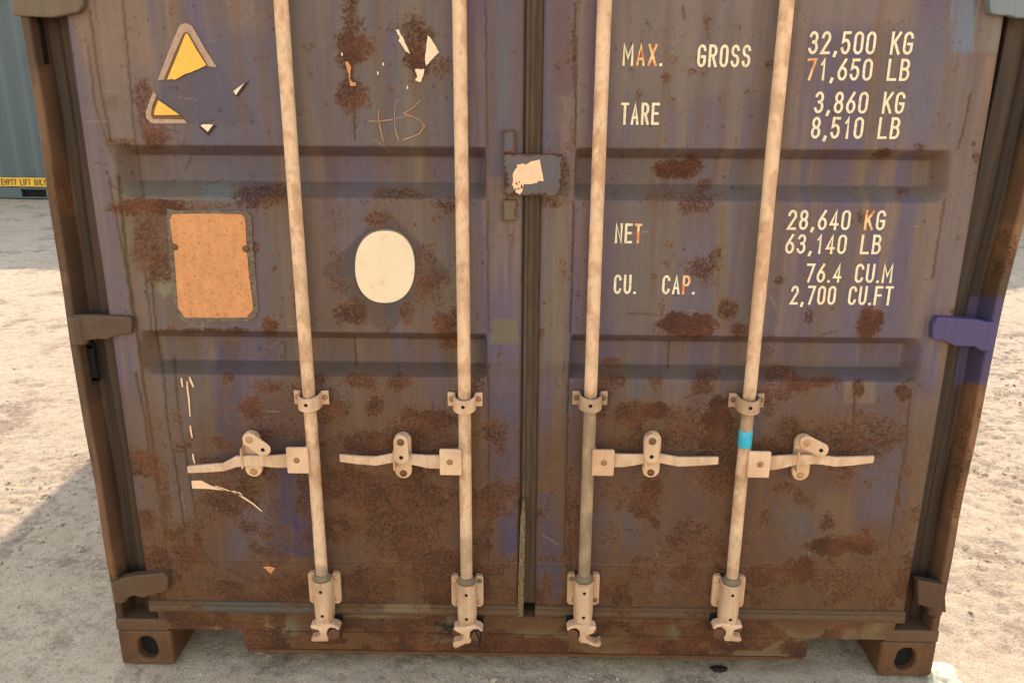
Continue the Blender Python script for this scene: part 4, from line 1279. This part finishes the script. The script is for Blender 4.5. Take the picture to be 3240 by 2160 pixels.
for k in range(56):
    t = 2 * math.pi * k / 56; c, s_ = math.cos(t), math.sin(t)
    ov.append((865 + 221 * math.copysign(abs(c) ** .88, c), 668 + 268 * math.copysign(abs(s_) ** .88, s_)))
decal('white_oval', Pz(ov, *k4), M_white, doorL, DF - .0042, label='blank white oval sticker')
ov2 = [(a + (a - 865) * .03, b + (b - 668) * .03 - 8) for a, b in ov]
decal('oval_rim', Pz(ov2, *k4), flat_mat('oval_residue', S(110, 96, 84), .7, .2, 50), doorL, DF - .0036)
k5 = (0, 1120, 2.352)
for st, w in (([(1350, 175), (1353, 210), (1360, 245)], 5), ([(1410, 170), (1422, 205), (1440, 245)], 7), ([(1392, 200), (1395, 260), (1405, 330), (1415, 465)], 5), ([(1415, 530), (1420, 570), (1430, 622)], 5), ([(1435, 740), (1440, 780), (1450, 815)], 6), ([(1720, 1015), (1765, 1035), (1810, 1065), (1880, 1110), (1950, 1170)], 6), ([(1600, 980), (1660, 1000), (1710, 1018)], 4)):
    mb = MB(); q = [tuple(at(a / 2.352, 1120 + b / 2.352, DF - .003)[[0, 2]]) for a, b in st]
    ribbon(mb, q, [(.0012 + w * .00075 * math.sin(math.pi * (j + .7) / (len(q) + .4))) for j in range(len(q))], DF - .003)
    link('tape_shred', mb.mesh('tape_shred'), M_paper, doorL)
decal('tape_shred', Pz([(1425, 942), (1495, 938), (1560, 972), (1672, 1016), (1560, 1002), (1430, 998)], *k5), M_paper, doorL, jag=.4)
decal('tape_shred', Pz([(1740, 1016), (1790, 1030), (1812, 1060), (1770, 1045)], *k5), M_paper, doorL)
decal('tape_shred', Pz([(1955, 455), (1995, 448), (2050, 460), (2015, 503), (1990, 480)], 0, 1600, 2.352), M_orange, doorL)

# lock box plate across the door gap
k6 = (1500, 380, 4.6125)


def slab(name, pts, y0, y1, c, r, par, pf=None):
    xz = [at(p[0], p[1], y0)[[0, 2]] for p in Pz(pts, *k6)]
    me = MB().prism(xz, y0, y1).mesh(name); paint(me, uniform(c, r, .3))
    return link(name, me, M_steel, par, .003)


def slabgrid(name, x0, x1, y0, y1, yf, th, cfn, par):
    A_ = at(*Pz([(x0, y0)], *k6)[0], yf); B_ = at(*Pz([(x1, y1)], *k6)[0], yf)
    mb = MB(); subbox(mb, A_[0], B_[0], yf, yf + th, B_[2], A_[2], .004)
    me = mb.mesh(name); paint(me, cfn); return link(name, me, M_steel, par)


def plate_col(co, px, py):
    n = fbm(px / 14, py / 14, 301, 4)
    b = np.tile(S(110, 100, 104), (len(co), 1))
    b = over(b, S(118, 96, 74), sm(.5, .6, n) * .6)
    ed = np.minimum(np.minimum(px - 1594, 1777 - px), np.minimum(py - 488, 618 - py))
    r = (1 - sm(2, 14, ed + (n - .5) * 22)) * .62 + (1 - sm(1600, 1632, px + (n - .5) * 30)) * .45 * sm(520, 560, py)
    return b, r


lp = slabgrid('lock_plate', 435, 1275, 498, 1100, -.012, .018, plate_col, box_root)
slabgrid('plate_lug', 420, 600, 160, 480, -.006, .015, lambda co, px, py: (np.tile(S(106, 96, 98), (len(co), 1)), .62 * (1 - sm(3, 12, np.minimum(np.minimum(px - 1591, 1630 - px), np.minimum(py - 415, 484 - py))))), box_root)
slabgrid('plate_lug', 415, 610, 1170, 1475, -.006, .015, lambda co, px, py: (np.tile(S(124, 102, 82), (len(co), 1)), .5 * (1 - sm(3, 12, np.minimum(np.minimum(px - 1590, 1632 - px), np.minimum(py - 634, 700 - py))))), box_root)
decal('paper_label', Pz([(618, 655), (680, 642), (732, 636), (745, 655), (760, 648), (830, 605), (958, 574), (985, 720), (1016, 890), (940, 888), (918, 918), (840, 935), (770, 940), (735, 930), (722, 950), (705, 1040), (665, 1092), (640, 1065), (615, 1062), (600, 1020), (572, 1000), (580, 970), (555, 955), (568, 900), (565, 780), (600, 720), (632, 690)], *k6), M_paper, lp, -.0142, .0006, jag=.7, label='torn peach paper label')
mb = MB()
for _ in range(12):
    q = at(1500 + random.uniform(590, 700) / 4.6125, 380 + random.uniform(870, 1010) / 4.6125, -.0146)
    r_ = random.uniform(.001, .0028); mb.tube((q[0], -.01452, q[2]), (q[0], -.0140, q[2]), r_, 7)
link('label_hole', mb.mesh('label_hole'), M_brownd, lp)

# ------------------------------------------------------------ container body behind the doors
def corrugated(name, x, y0, y1, z0, z1, sgn, depth=.055, per=.278):
    ys = []; ds = []
    y = y0
    pr = [(0, 0), (.072, 0), (.139, 1), (.211, 1), (.278, 0)]
    while y < y1:
        for a, d in pr[:-1]: ys.append(y + a); ds.append(d)
        y += per
    ys = np.array(ys + [y1]); ds = np.array(ds + [0]); k = ys <= y1; ys, ds = ys[k], ds[k]
    Yg, Zg = np.meshgrid(ys, np.linspace(z0, z1, 14), indexing='ij')
    Dg, _ = np.meshgrid(ds, np.linspace(z0, z1, 14), indexing='ij')
    X = x - sgn * Dg * depth
    return gridmesh(name, X, Yg, Zg)


def hull(root, L, h, pf, mat, y_start=0.0):
    for sg in (-1, 1):
        me = corrugated('side_wall', sg * (WX - .012), y_start + .15, L - .15, .16, h - .08, sg)
        paint(me, pf); link('side_wall', me, mat, root)
        mb = MB().box(min(sg * WX, sg * (WX - .06)), max(sg * WX, sg * (WX - .06)), y_start + .15, L - .15, h - .08, h - .012)
        me = mb.mesh('top_rail'); paint(me, pf); link('top_rail', me, mat, root)
    mb = MB().box(-WX + .01, WX - .01, y_start + .1, L - .02, h - .045, h - .02)
    me = mb.mesh('roof'); paint(me, pf); link('roof', me, mat, root)
    mb = MB().box(-WX + .02, WX - .02, y_start + .2, L - .1, .13, .16)
    me = mb.mesh('floor_panel'); paint(me, pf); link('floor_panel', me, mat, root)
    mb = MB().box(-WX + .01, WX - .01, L - .06, L - .02, .12, h - .05)
    me = mb.mesh('end_wall'); paint(me, pf); link('end_wall', me, mat, root)


hullp = lambda co, px, py: (np.tile(S(104, 90, 92), (len(co), 1)), .1 + .4 * sm(.5, .7, fbm(co[:, 1] * 3, co[:, 2] * 3, 17)))
hull(box_root, LEN, HC, hullp, M_steel)
for sg in (-1, 1):
    mb = MB().box(min(sg * WX, sg * (WX - .05)), max(sg * WX, sg * (WX - .05)), .178, LEN - .178, .012, .16)
    me = mb.mesh('bottom_rail'); paint(me, hullp); link('bottom_rail', me, M_steel, box_root)
mb = MB().box(-WX + cw, WX - cw, .0, .08, DOOR_TOP + .008, HC - .012)
me = mb.mesh('door_header'); paint(me, hullp); link('door_header', me, M_steel, box_root, .004)

# ================================================================== far containers
W0 = atz(0, 623 + 3, .012); 
ROT = math.radians(-3.0)
dv = np.array([math.cos(ROT), math.sin(ROT), 0.0])
greenp = lambda co, px, py: (over(np.tile(S(84, 95, 97), (len(co), 1)), S(66, 72, 74), sm(.5, .7, fbm(co[:, 0] * 2 + co[:, 1] * 2, co[:, 2] * .8, 19)) * .5), 0 * co[:, 0] - .05)
M_far = steel_mat('grey_green_paint', streak=.15, rough=.5)


def far_container(center_along, label, h=2.70, L=12.192):
    """long side faces the camera.  local frame: y along length, x = -WX is the near long side"""
    c = W0 + dv * center_along
    perp = np.array([-dv[1], dv[0], 0])
    org = c - dv * (L / 2) + perp * WX
    root = empty('shipping_container', (org[0], org[1], 0.0), ROT - math.pi / 2)
    # local +y -> world along dv ; local x=+WX faces ... rotate so local (x,y) -> world
    tag(root, label, 'shipping container', 'shipping containers in the yard')
    hull(root, L, h, greenp, M_far)
    for sg in (-1, 1):
        xa, xb = min(sg * WX, sg * (WX - .05)), max(sg * WX, sg * (WX - .05))
        mb = MB()
        cuts = [L / 2 - 1.025 - .18, L / 2 - 1.025 + .18, L / 2 + 1.025 - .18, L / 2 + 1.025 + .18]
        e = [.178] + cuts + [L - .178]
        for a, b in ((e[0], e[1]), (e[2], e[3]), (e[4], e[5])): mb.box(xa, xb, a, b, .014, .16)
        for a, b in ((e[1], e[2]), (e[3], e[4])):
            mb.box(xa, xb, a, b, .014, .03); mb.box(xa, xb, a, b, .145, .16)
        me = mb.mesh('bottom_rail'); paint(me, greenp); link('bottom_rail', me, M_far, root)
        for a, b in ((e[1], e[2]), (e[3], e[4])):
            m2 = MB().box(min(sg * (WX - .055), sg * (WX - .16)), max(sg * (WX - .055), sg * (WX - .16)), a, b, .03, .145)
            link('fork_pocket', m2.mesh('fork_pocket'), M_dark, root)
    for sg in (-1, 1):
        for y0, y1 in ((0, .178), (L - .178, L)):
            for z0, z1 in ((0, .118), (h - .118, h)):
                xx = (sg * WX, sg * (WX - cw))
                mb = MB().box(min(xx), max(xx), y0, y1, z0, z1)
                me = mb.mesh('corner_casting'); paint(me, greenp); link('corner_casting', me, M_far, root, .006)
            xx = (sg * (WX - .002), sg * (WX - .15)); mb = MB().box(min(xx), max(xx), y0 + .01, y1 - .01, .1185, h - .1185)
            me = mb.mesh('corner_post'); paint(me, greenp); link('corner_post', me, M_far, root)
    mb = MB().box(-WX + .02, WX - .02, .04, .08, .12, h - .05)
    me = mb.mesh('end_wall'); paint(me, greenp); link('end_wall', me, M_far, root)
    return root, L


# pocket centre should sit near photo x = 84
pk = atz(84, 615, .09)
along = float((pk - W0) @ dv)
fc, FL = far_container(along + 1.025, 'grey-green corrugated container seen behind the rusty one, with a yellow lift sign')
fc2, _ = far_container(along + 1.025 + 12.192 + .5, 'grey-green corrugated container further right in the back row, behind the rusty one')
# yellow sign on near side, above the pocket (local x = side facing camera)
bpy.context.view_layer.update()
Mi = np.array(fc.matrix_world.inverted())


def to_local(p): return (Mi @ np.array([p[0], p[1], p[2], 1.0]))[:3]


nearx = WX if to_local(CAM)[0] > 0 else -WX
sgn_n = 1 if nearx > 0 else -1
pL = to_local(atz(-4, 600, .16)); pR = to_local(atz(60, 600, .16))
yl = to_local(pk)[1]
diry = 1 if pR[1] > pL[1] else -1
# start of band in local y: project photo (0,575)
def on_near(px, py):
    o = np.append(CAM, 1.0); d = np.append(ray(px, py), 0.0)
    lo = Mi @ o; ld = Mi @ d
    t = (nearx * 1.002 - lo[0]) / ld[0]
    return lo[:3] + ld[:3] * t


b0 = on_near(-3, 589); b1 = on_near(-3, 561); e0 = on_near(6, 585); e1 = on_near(6, 566); e2 = on_near(128, 585)
bw = .88
ya, yb_ = b0[1], b0[1] + diry * bw
mb = MB().box(min(nearx + sgn_n * .001, nearx + sgn_n * .004), max(nearx + sgn_n * .001, nearx + sgn_n * .004), min(ya, yb_), max(ya, yb_), b0[2], b1[2])
sign = link('lift_sign', mb.mesh('lift_sign'), flat_mat('sign_yellow', S(226, 176, 60), .5, .1, 5), fc)
D = {'c': MB()}
span = abs(e2[1] - e0[1]) / 13 * 15
text_mesh(D, 'EMPTY LIFT ONLY', 0, span, e0[2], e1[2] - e0[2], 0, sw=.13)
mm = D['c']
mm.v = [(nearx + sgn_n * (.0065 - v[1]), e0[1] + diry * v[0], v[2]) for v in mm.v]
link('sign_lettering', mm.mesh('sign_lettering'), M_black, sign)

# ================================================================== ground
n = 560


def spaced(lo, hi, c, d0, n):
    t = np.linspace(-1, 1, n); k = 6.2
    s = np.sinh(k * t) / math.sinh(k)
    return np.where(t < 0, c + s * (c - lo), c + s * (hi - c))


def axis(a, b, d, far, m):
    mid = np.arange(a, b + d, d)
    t = np.linspace(0, 1, m + 1)[1:]
    g = (np.exp(t * 9) - 1) / (math.exp(9) - 1)
    return np.concatenate([(mid[0] - (d * 1.2 * m * t + far * g))[::-1], mid, mid[-1] + d * 1.2 * m * t + far * g])


gx = axis(-3.4, 3.4, .014, 300, 60); gy = axis(-.7, 3.6, .014, 300, 70)
gX, gY = np.meshgrid(gx, gy, indexing='ij')
hgt = (fbm(gX * .9, gY * .9, 401, 3) - .5) * .05 + (fbm(gX * 3.5, gY * 6, 405, 4) - .5) * .020
rmk = sm(.44, .62, fbm(gX * 1.6, gY * 2.2, 416, 3)); hgt += (fbm(gX * 30, gY * 36, 411, 4) - .5) * (.004 + .020 * rmk)
lump = fbm(gX * 13, gY * 16, 415, 3); hgt += sm(.60, .72, lump) * .009 * rmk * sm(.45, .6, fbm(gX * 1.1, gY * 1.4, 417, 2))
rg = np.abs(fbm(gX * 7, gY * 12 + gX * 2, 421, 4) - .5) * 2
hgt += -.014 * (1 - sm(0, .12, rg)) * sm(.45, .6, fbm(gX * 1.3, gY * 1.3, 431, 3))
near = np.exp(-(np.maximum(np.abs(gX) - 1.25, 0) / .3) ** 2) * np.exp(-(np.maximum(np.abs(gY - 6) - 6.1, 0) / .25) ** 2)
hgt = hgt * (1 - near * .7) - .006
hgt = np.where(hgt > .02, .02 + (hgt - .02) * .6, hgt)
fade = 1 - sm(25, 60, np.hypot(gX, gY)); hgt = hgt * fade
me = gridmesh('ground', gX, gY, hgt)
me.polygons.foreach_set('use_smooth', np.ones(len(me.polygons), bool))
m, nt, bs = newmat('sandy_ground')
n1 = noise(nt, 1.3, 5, .6); n2 = noise(nt, 18, 8, .72); n3 = noise(nt, 160, 4, .7)
c1 = ramp(nt, n1, [(.35, S(210, 178, 146)), (.65, S(226, 196, 162))])
c2 = ramp(nt, n2, [(.32, S(140, 110, 86)), (.46, S(210, 178, 144)), (.7, S(232, 204, 170))])
c3 = mix(nt, .55, c1, c2)
c4 = ramp(nt, n3, [(.34, S(128, 108, 90)), (.46, (.75, .75, .75)), (.62, (1, 1, 1)), (.72, (1, 1, 1))])
n4 = noise(nt, 3.2, 3, .6); n5 = noise(nt, 42, 6, .8)
pf = ramp(nt, math_(nt, 'ADD', math_(nt, 'MULTIPLY', n4, .6), math_(nt, 'MULTIPLY', n5, .40)), [(.53, (0, 0, 0)), (.60, (1, 1, 1))])
c3 = mix(nt, math_(nt, 'MULTIPLY', pf, .55), c3, S(128, 102, 82))
cf = mix(nt, .6, c3, c4, 'MULTIPLY')
nt.links.new(cf, bs.inputs['Base Color']); bs.inputs['Roughness'].default_value = .95
bs.inputs['Specular IOR Level'].default_value = .1
bp = N(nt, 'ShaderNodeBump'); bp.inputs['Strength'].default_value = .9; bp.inputs['Distance'].default_value = .014
nt.links.new(math_(nt, 'ADD', math_(nt, 'MULTIPLY', n2, 1.0), math_(nt, 'MULTIPLY', n3, .35)), bp.inputs['Height'])
nt.links.new(bp.outputs[0], bs.inputs['Normal'])
ground = link('ground', me, m)
tag(ground, kind='structure')

# gravel: loose stones, far too many to count
rs = np.random.RandomState(5)
ico = bmesh.new(); bmesh.ops.create_icosphere(ico, subdivisions=1, radius=1)
iv = np.array([v.co[:] for v in ico.verts]); fi = np.array([[v.index for v in f.verts] for f in ico.faces]); ico.free()
pts = []


def gh(x, y):
    i = np.clip(np.searchsorted(gx, x), 1, len(gx) - 1); j = np.clip(np.searchsorted(gy, y), 1, len(gy) - 1)
    return hgt[i, j]


for _ in range(9000):
    reg = rs.rand()
    if reg < .45: x, y = rs.uniform(-1.7, 1.7), rs.uniform(-.55, -.02)
    elif reg < .75: x, y = rs.uniform(-3.2, -1.3), rs.uniform(-.6, 3.5)
    else: x, y = rs.uniform(1.28, 3.2), rs.uniform(-.6, 4.0)
    dens = float(fbm(np.array(x * 2.2), np.array(y * 2.6), 441, 3))
    if reg < .45 and x > -.1: dens += .12
    if rs.rand() > sm(.42, .62, np.array(dens)): continue
    s = .0022 + .006 * rs.rand() ** 3 + (.014 * rs.rand() if rs.rand() < .03 else 0)
    pts.append((x, y, s))
V_ = []; F_ = []
for q, (x, y, s) in enumerate(pts):
    a = rs.rand() * 6.28; sc = s * np.array([1 + rs.rand() * .6, .8 + rs.rand() * .5, .6 + .3 * rs.rand()])
    v = iv * (1 + (rs.rand(len(iv), 1) - .5) * .35) * sc
    ca, sa = math.cos(a), math.sin(a)
    v = np.stack([v[:, 0] * ca - v[:, 1] * sa + x, v[:, 0] * sa + v[:, 1] * ca + y, v[:, 2] + gh(x, y) + s * .25], 1)
    V_.append(v); F_.append(fi + q * len(iv))
me = bpy.data.meshes.new('gravel'); me.from_pydata(np.concatenate(V_).tolist(), [], np.concatenate(F_).tolist())
gr = link('gravel', me, flat_mat('gravel_stone', S(186, 160, 134), .9, .4, 45, dirt=S(120, 96, 80), dthr=.55))
tag(gr, 'loose small stones and clods scattered over the sandy ground', 'gravel', kind='stuff')

# dark oily clod below the right rods and a few individual clods
def clod(px, py, s, c, name, label, cat):
    p = atz(px, py, 0)
    bm_ = bmesh.new(); bmesh.ops.create_icosphere(bm_, subdivisions=3, radius=1)
    for v in bm_.verts:
        k = 1 + .35 * (float(fbm(np.array(v.co.x * 2 + px), np.array(v.co.y * 2 + v.co.z * 1.7), 9, 3)) - .5) * 2
        v.co = Vector((v.co.x * s[0] * k, v.co.y * s[1] * k, v.co.z * s[2] * k))
    me_ = bpy.data.meshes.new(name); bm_.to_mesh(me_); bm_.free()
    o = link(name, me_, flat_mat(name + '_mat', c, .9, .35, 70, bump=.003))
    o.location = (p[0], p[1], float(gh(p[0], p[1])) + s[2] * .35); tag(o, label, cat)
    return o


clod(2275, 2112, (.026, .014, .008), S(42, 30, 24), 'dirt_clod', 'dark brown clod on the shaded sand just below the rightmost lock rod', 'clod')
clod(2985, 2140, (.05, .06, .022), S(226, 208, 176), 'stone', 'pale sunlit rock beside the bottom right corner of the rusty container', 'stone')


# black cable ties caught at the cams
def tie(name, strands, label):
    o = None
    cu = bpy.data.curves.new(name, 'CURVE'); cu.dimensions = '3D'; cu.bevel_depth = .0022; cu.bevel_resolution = 2
    org = at(strands[0][0][0], strands[0][0][1], -.03)
    for st in strands:
        sp = cu.splines.new('NURBS'); sp.points.add(len(st) - 1); sp.use_endpoint_u = True; sp.order_u = 3
        for k, (a, b, y) in enumerate(st):
            p = at(a, b, y) - org; sp.points[k].co = (*p, 1)
    o = bpy.data.objects.new(name, cu); o.location = tuple(org)
    col.objects.link(o)
    dg = bpy.context.evaluated_depsgraph_get(); me_ = bpy.data.meshes.new_from_object(o.evaluated_get(dg))
    bpy.data.objects.remove(o); o = link(name, me_, M_tie, smooth=True); o.location = tuple(org)
    tag(o, label, 'cable tie', 'black cable ties caught on the rod feet')
    return o


f7 = lambda a, b, y: (900 + a / 3.36, 1760 + b / 3.36, y)
tie('cable_tie', [[f7(1590, 712, -.012), f7(1690, 735, -.016), f7(1780, 755, -.018), f7(1870, 740, -.02)], [f7(1690, 735, -.016), f7(1720, 790, -.014), f7(1800, 800, -.016), f7(1860, 770, -.018)], [f7(1730, 760, -.02), f7(1800, 730, -.022), f7(1875, 712, -.022)],
     [f7(2040, 770, -.075), f7(2085, 790, -.078), f7(2095, 850, -.074), f7(2070, 940, -.06)], [f7(2030, 790, -.074), f7(2060, 840, -.074), f7(2080, 900, -.07)]], 'snapped black cable tie straggling left and right of the second rod foot from the left')
tie('cable_tie', [[f7(515, 725, -.012), f7(560, 705, -.014), f7(612, 708, -.016), f7(610, 770, -.02), f7(600, 830, -.03)], [f7(540, 745, -.02), f7(590, 760, -.03), f7(604, 850, -.03)]], 'black cable tie loop beside the leftmost rod foot')
f8 = lambda a, b, y: (1700 + a / 3.36, 1760 + b / 3.36, y)
tie('cable_tie', [[f8(570, 770, -.016), f8(610, 800, -.018), f8(665, 840, -.02), f8(660, 880, -.02)], [f8(330, 770, -.014), f8(370, 740, -.014), f8(400, 738, -.014)], [f8(560, 790, -.02), f8(600, 830, -.02), f8(650, 850, -.02)]], 'black cable tie behind the third rod foot from the left')
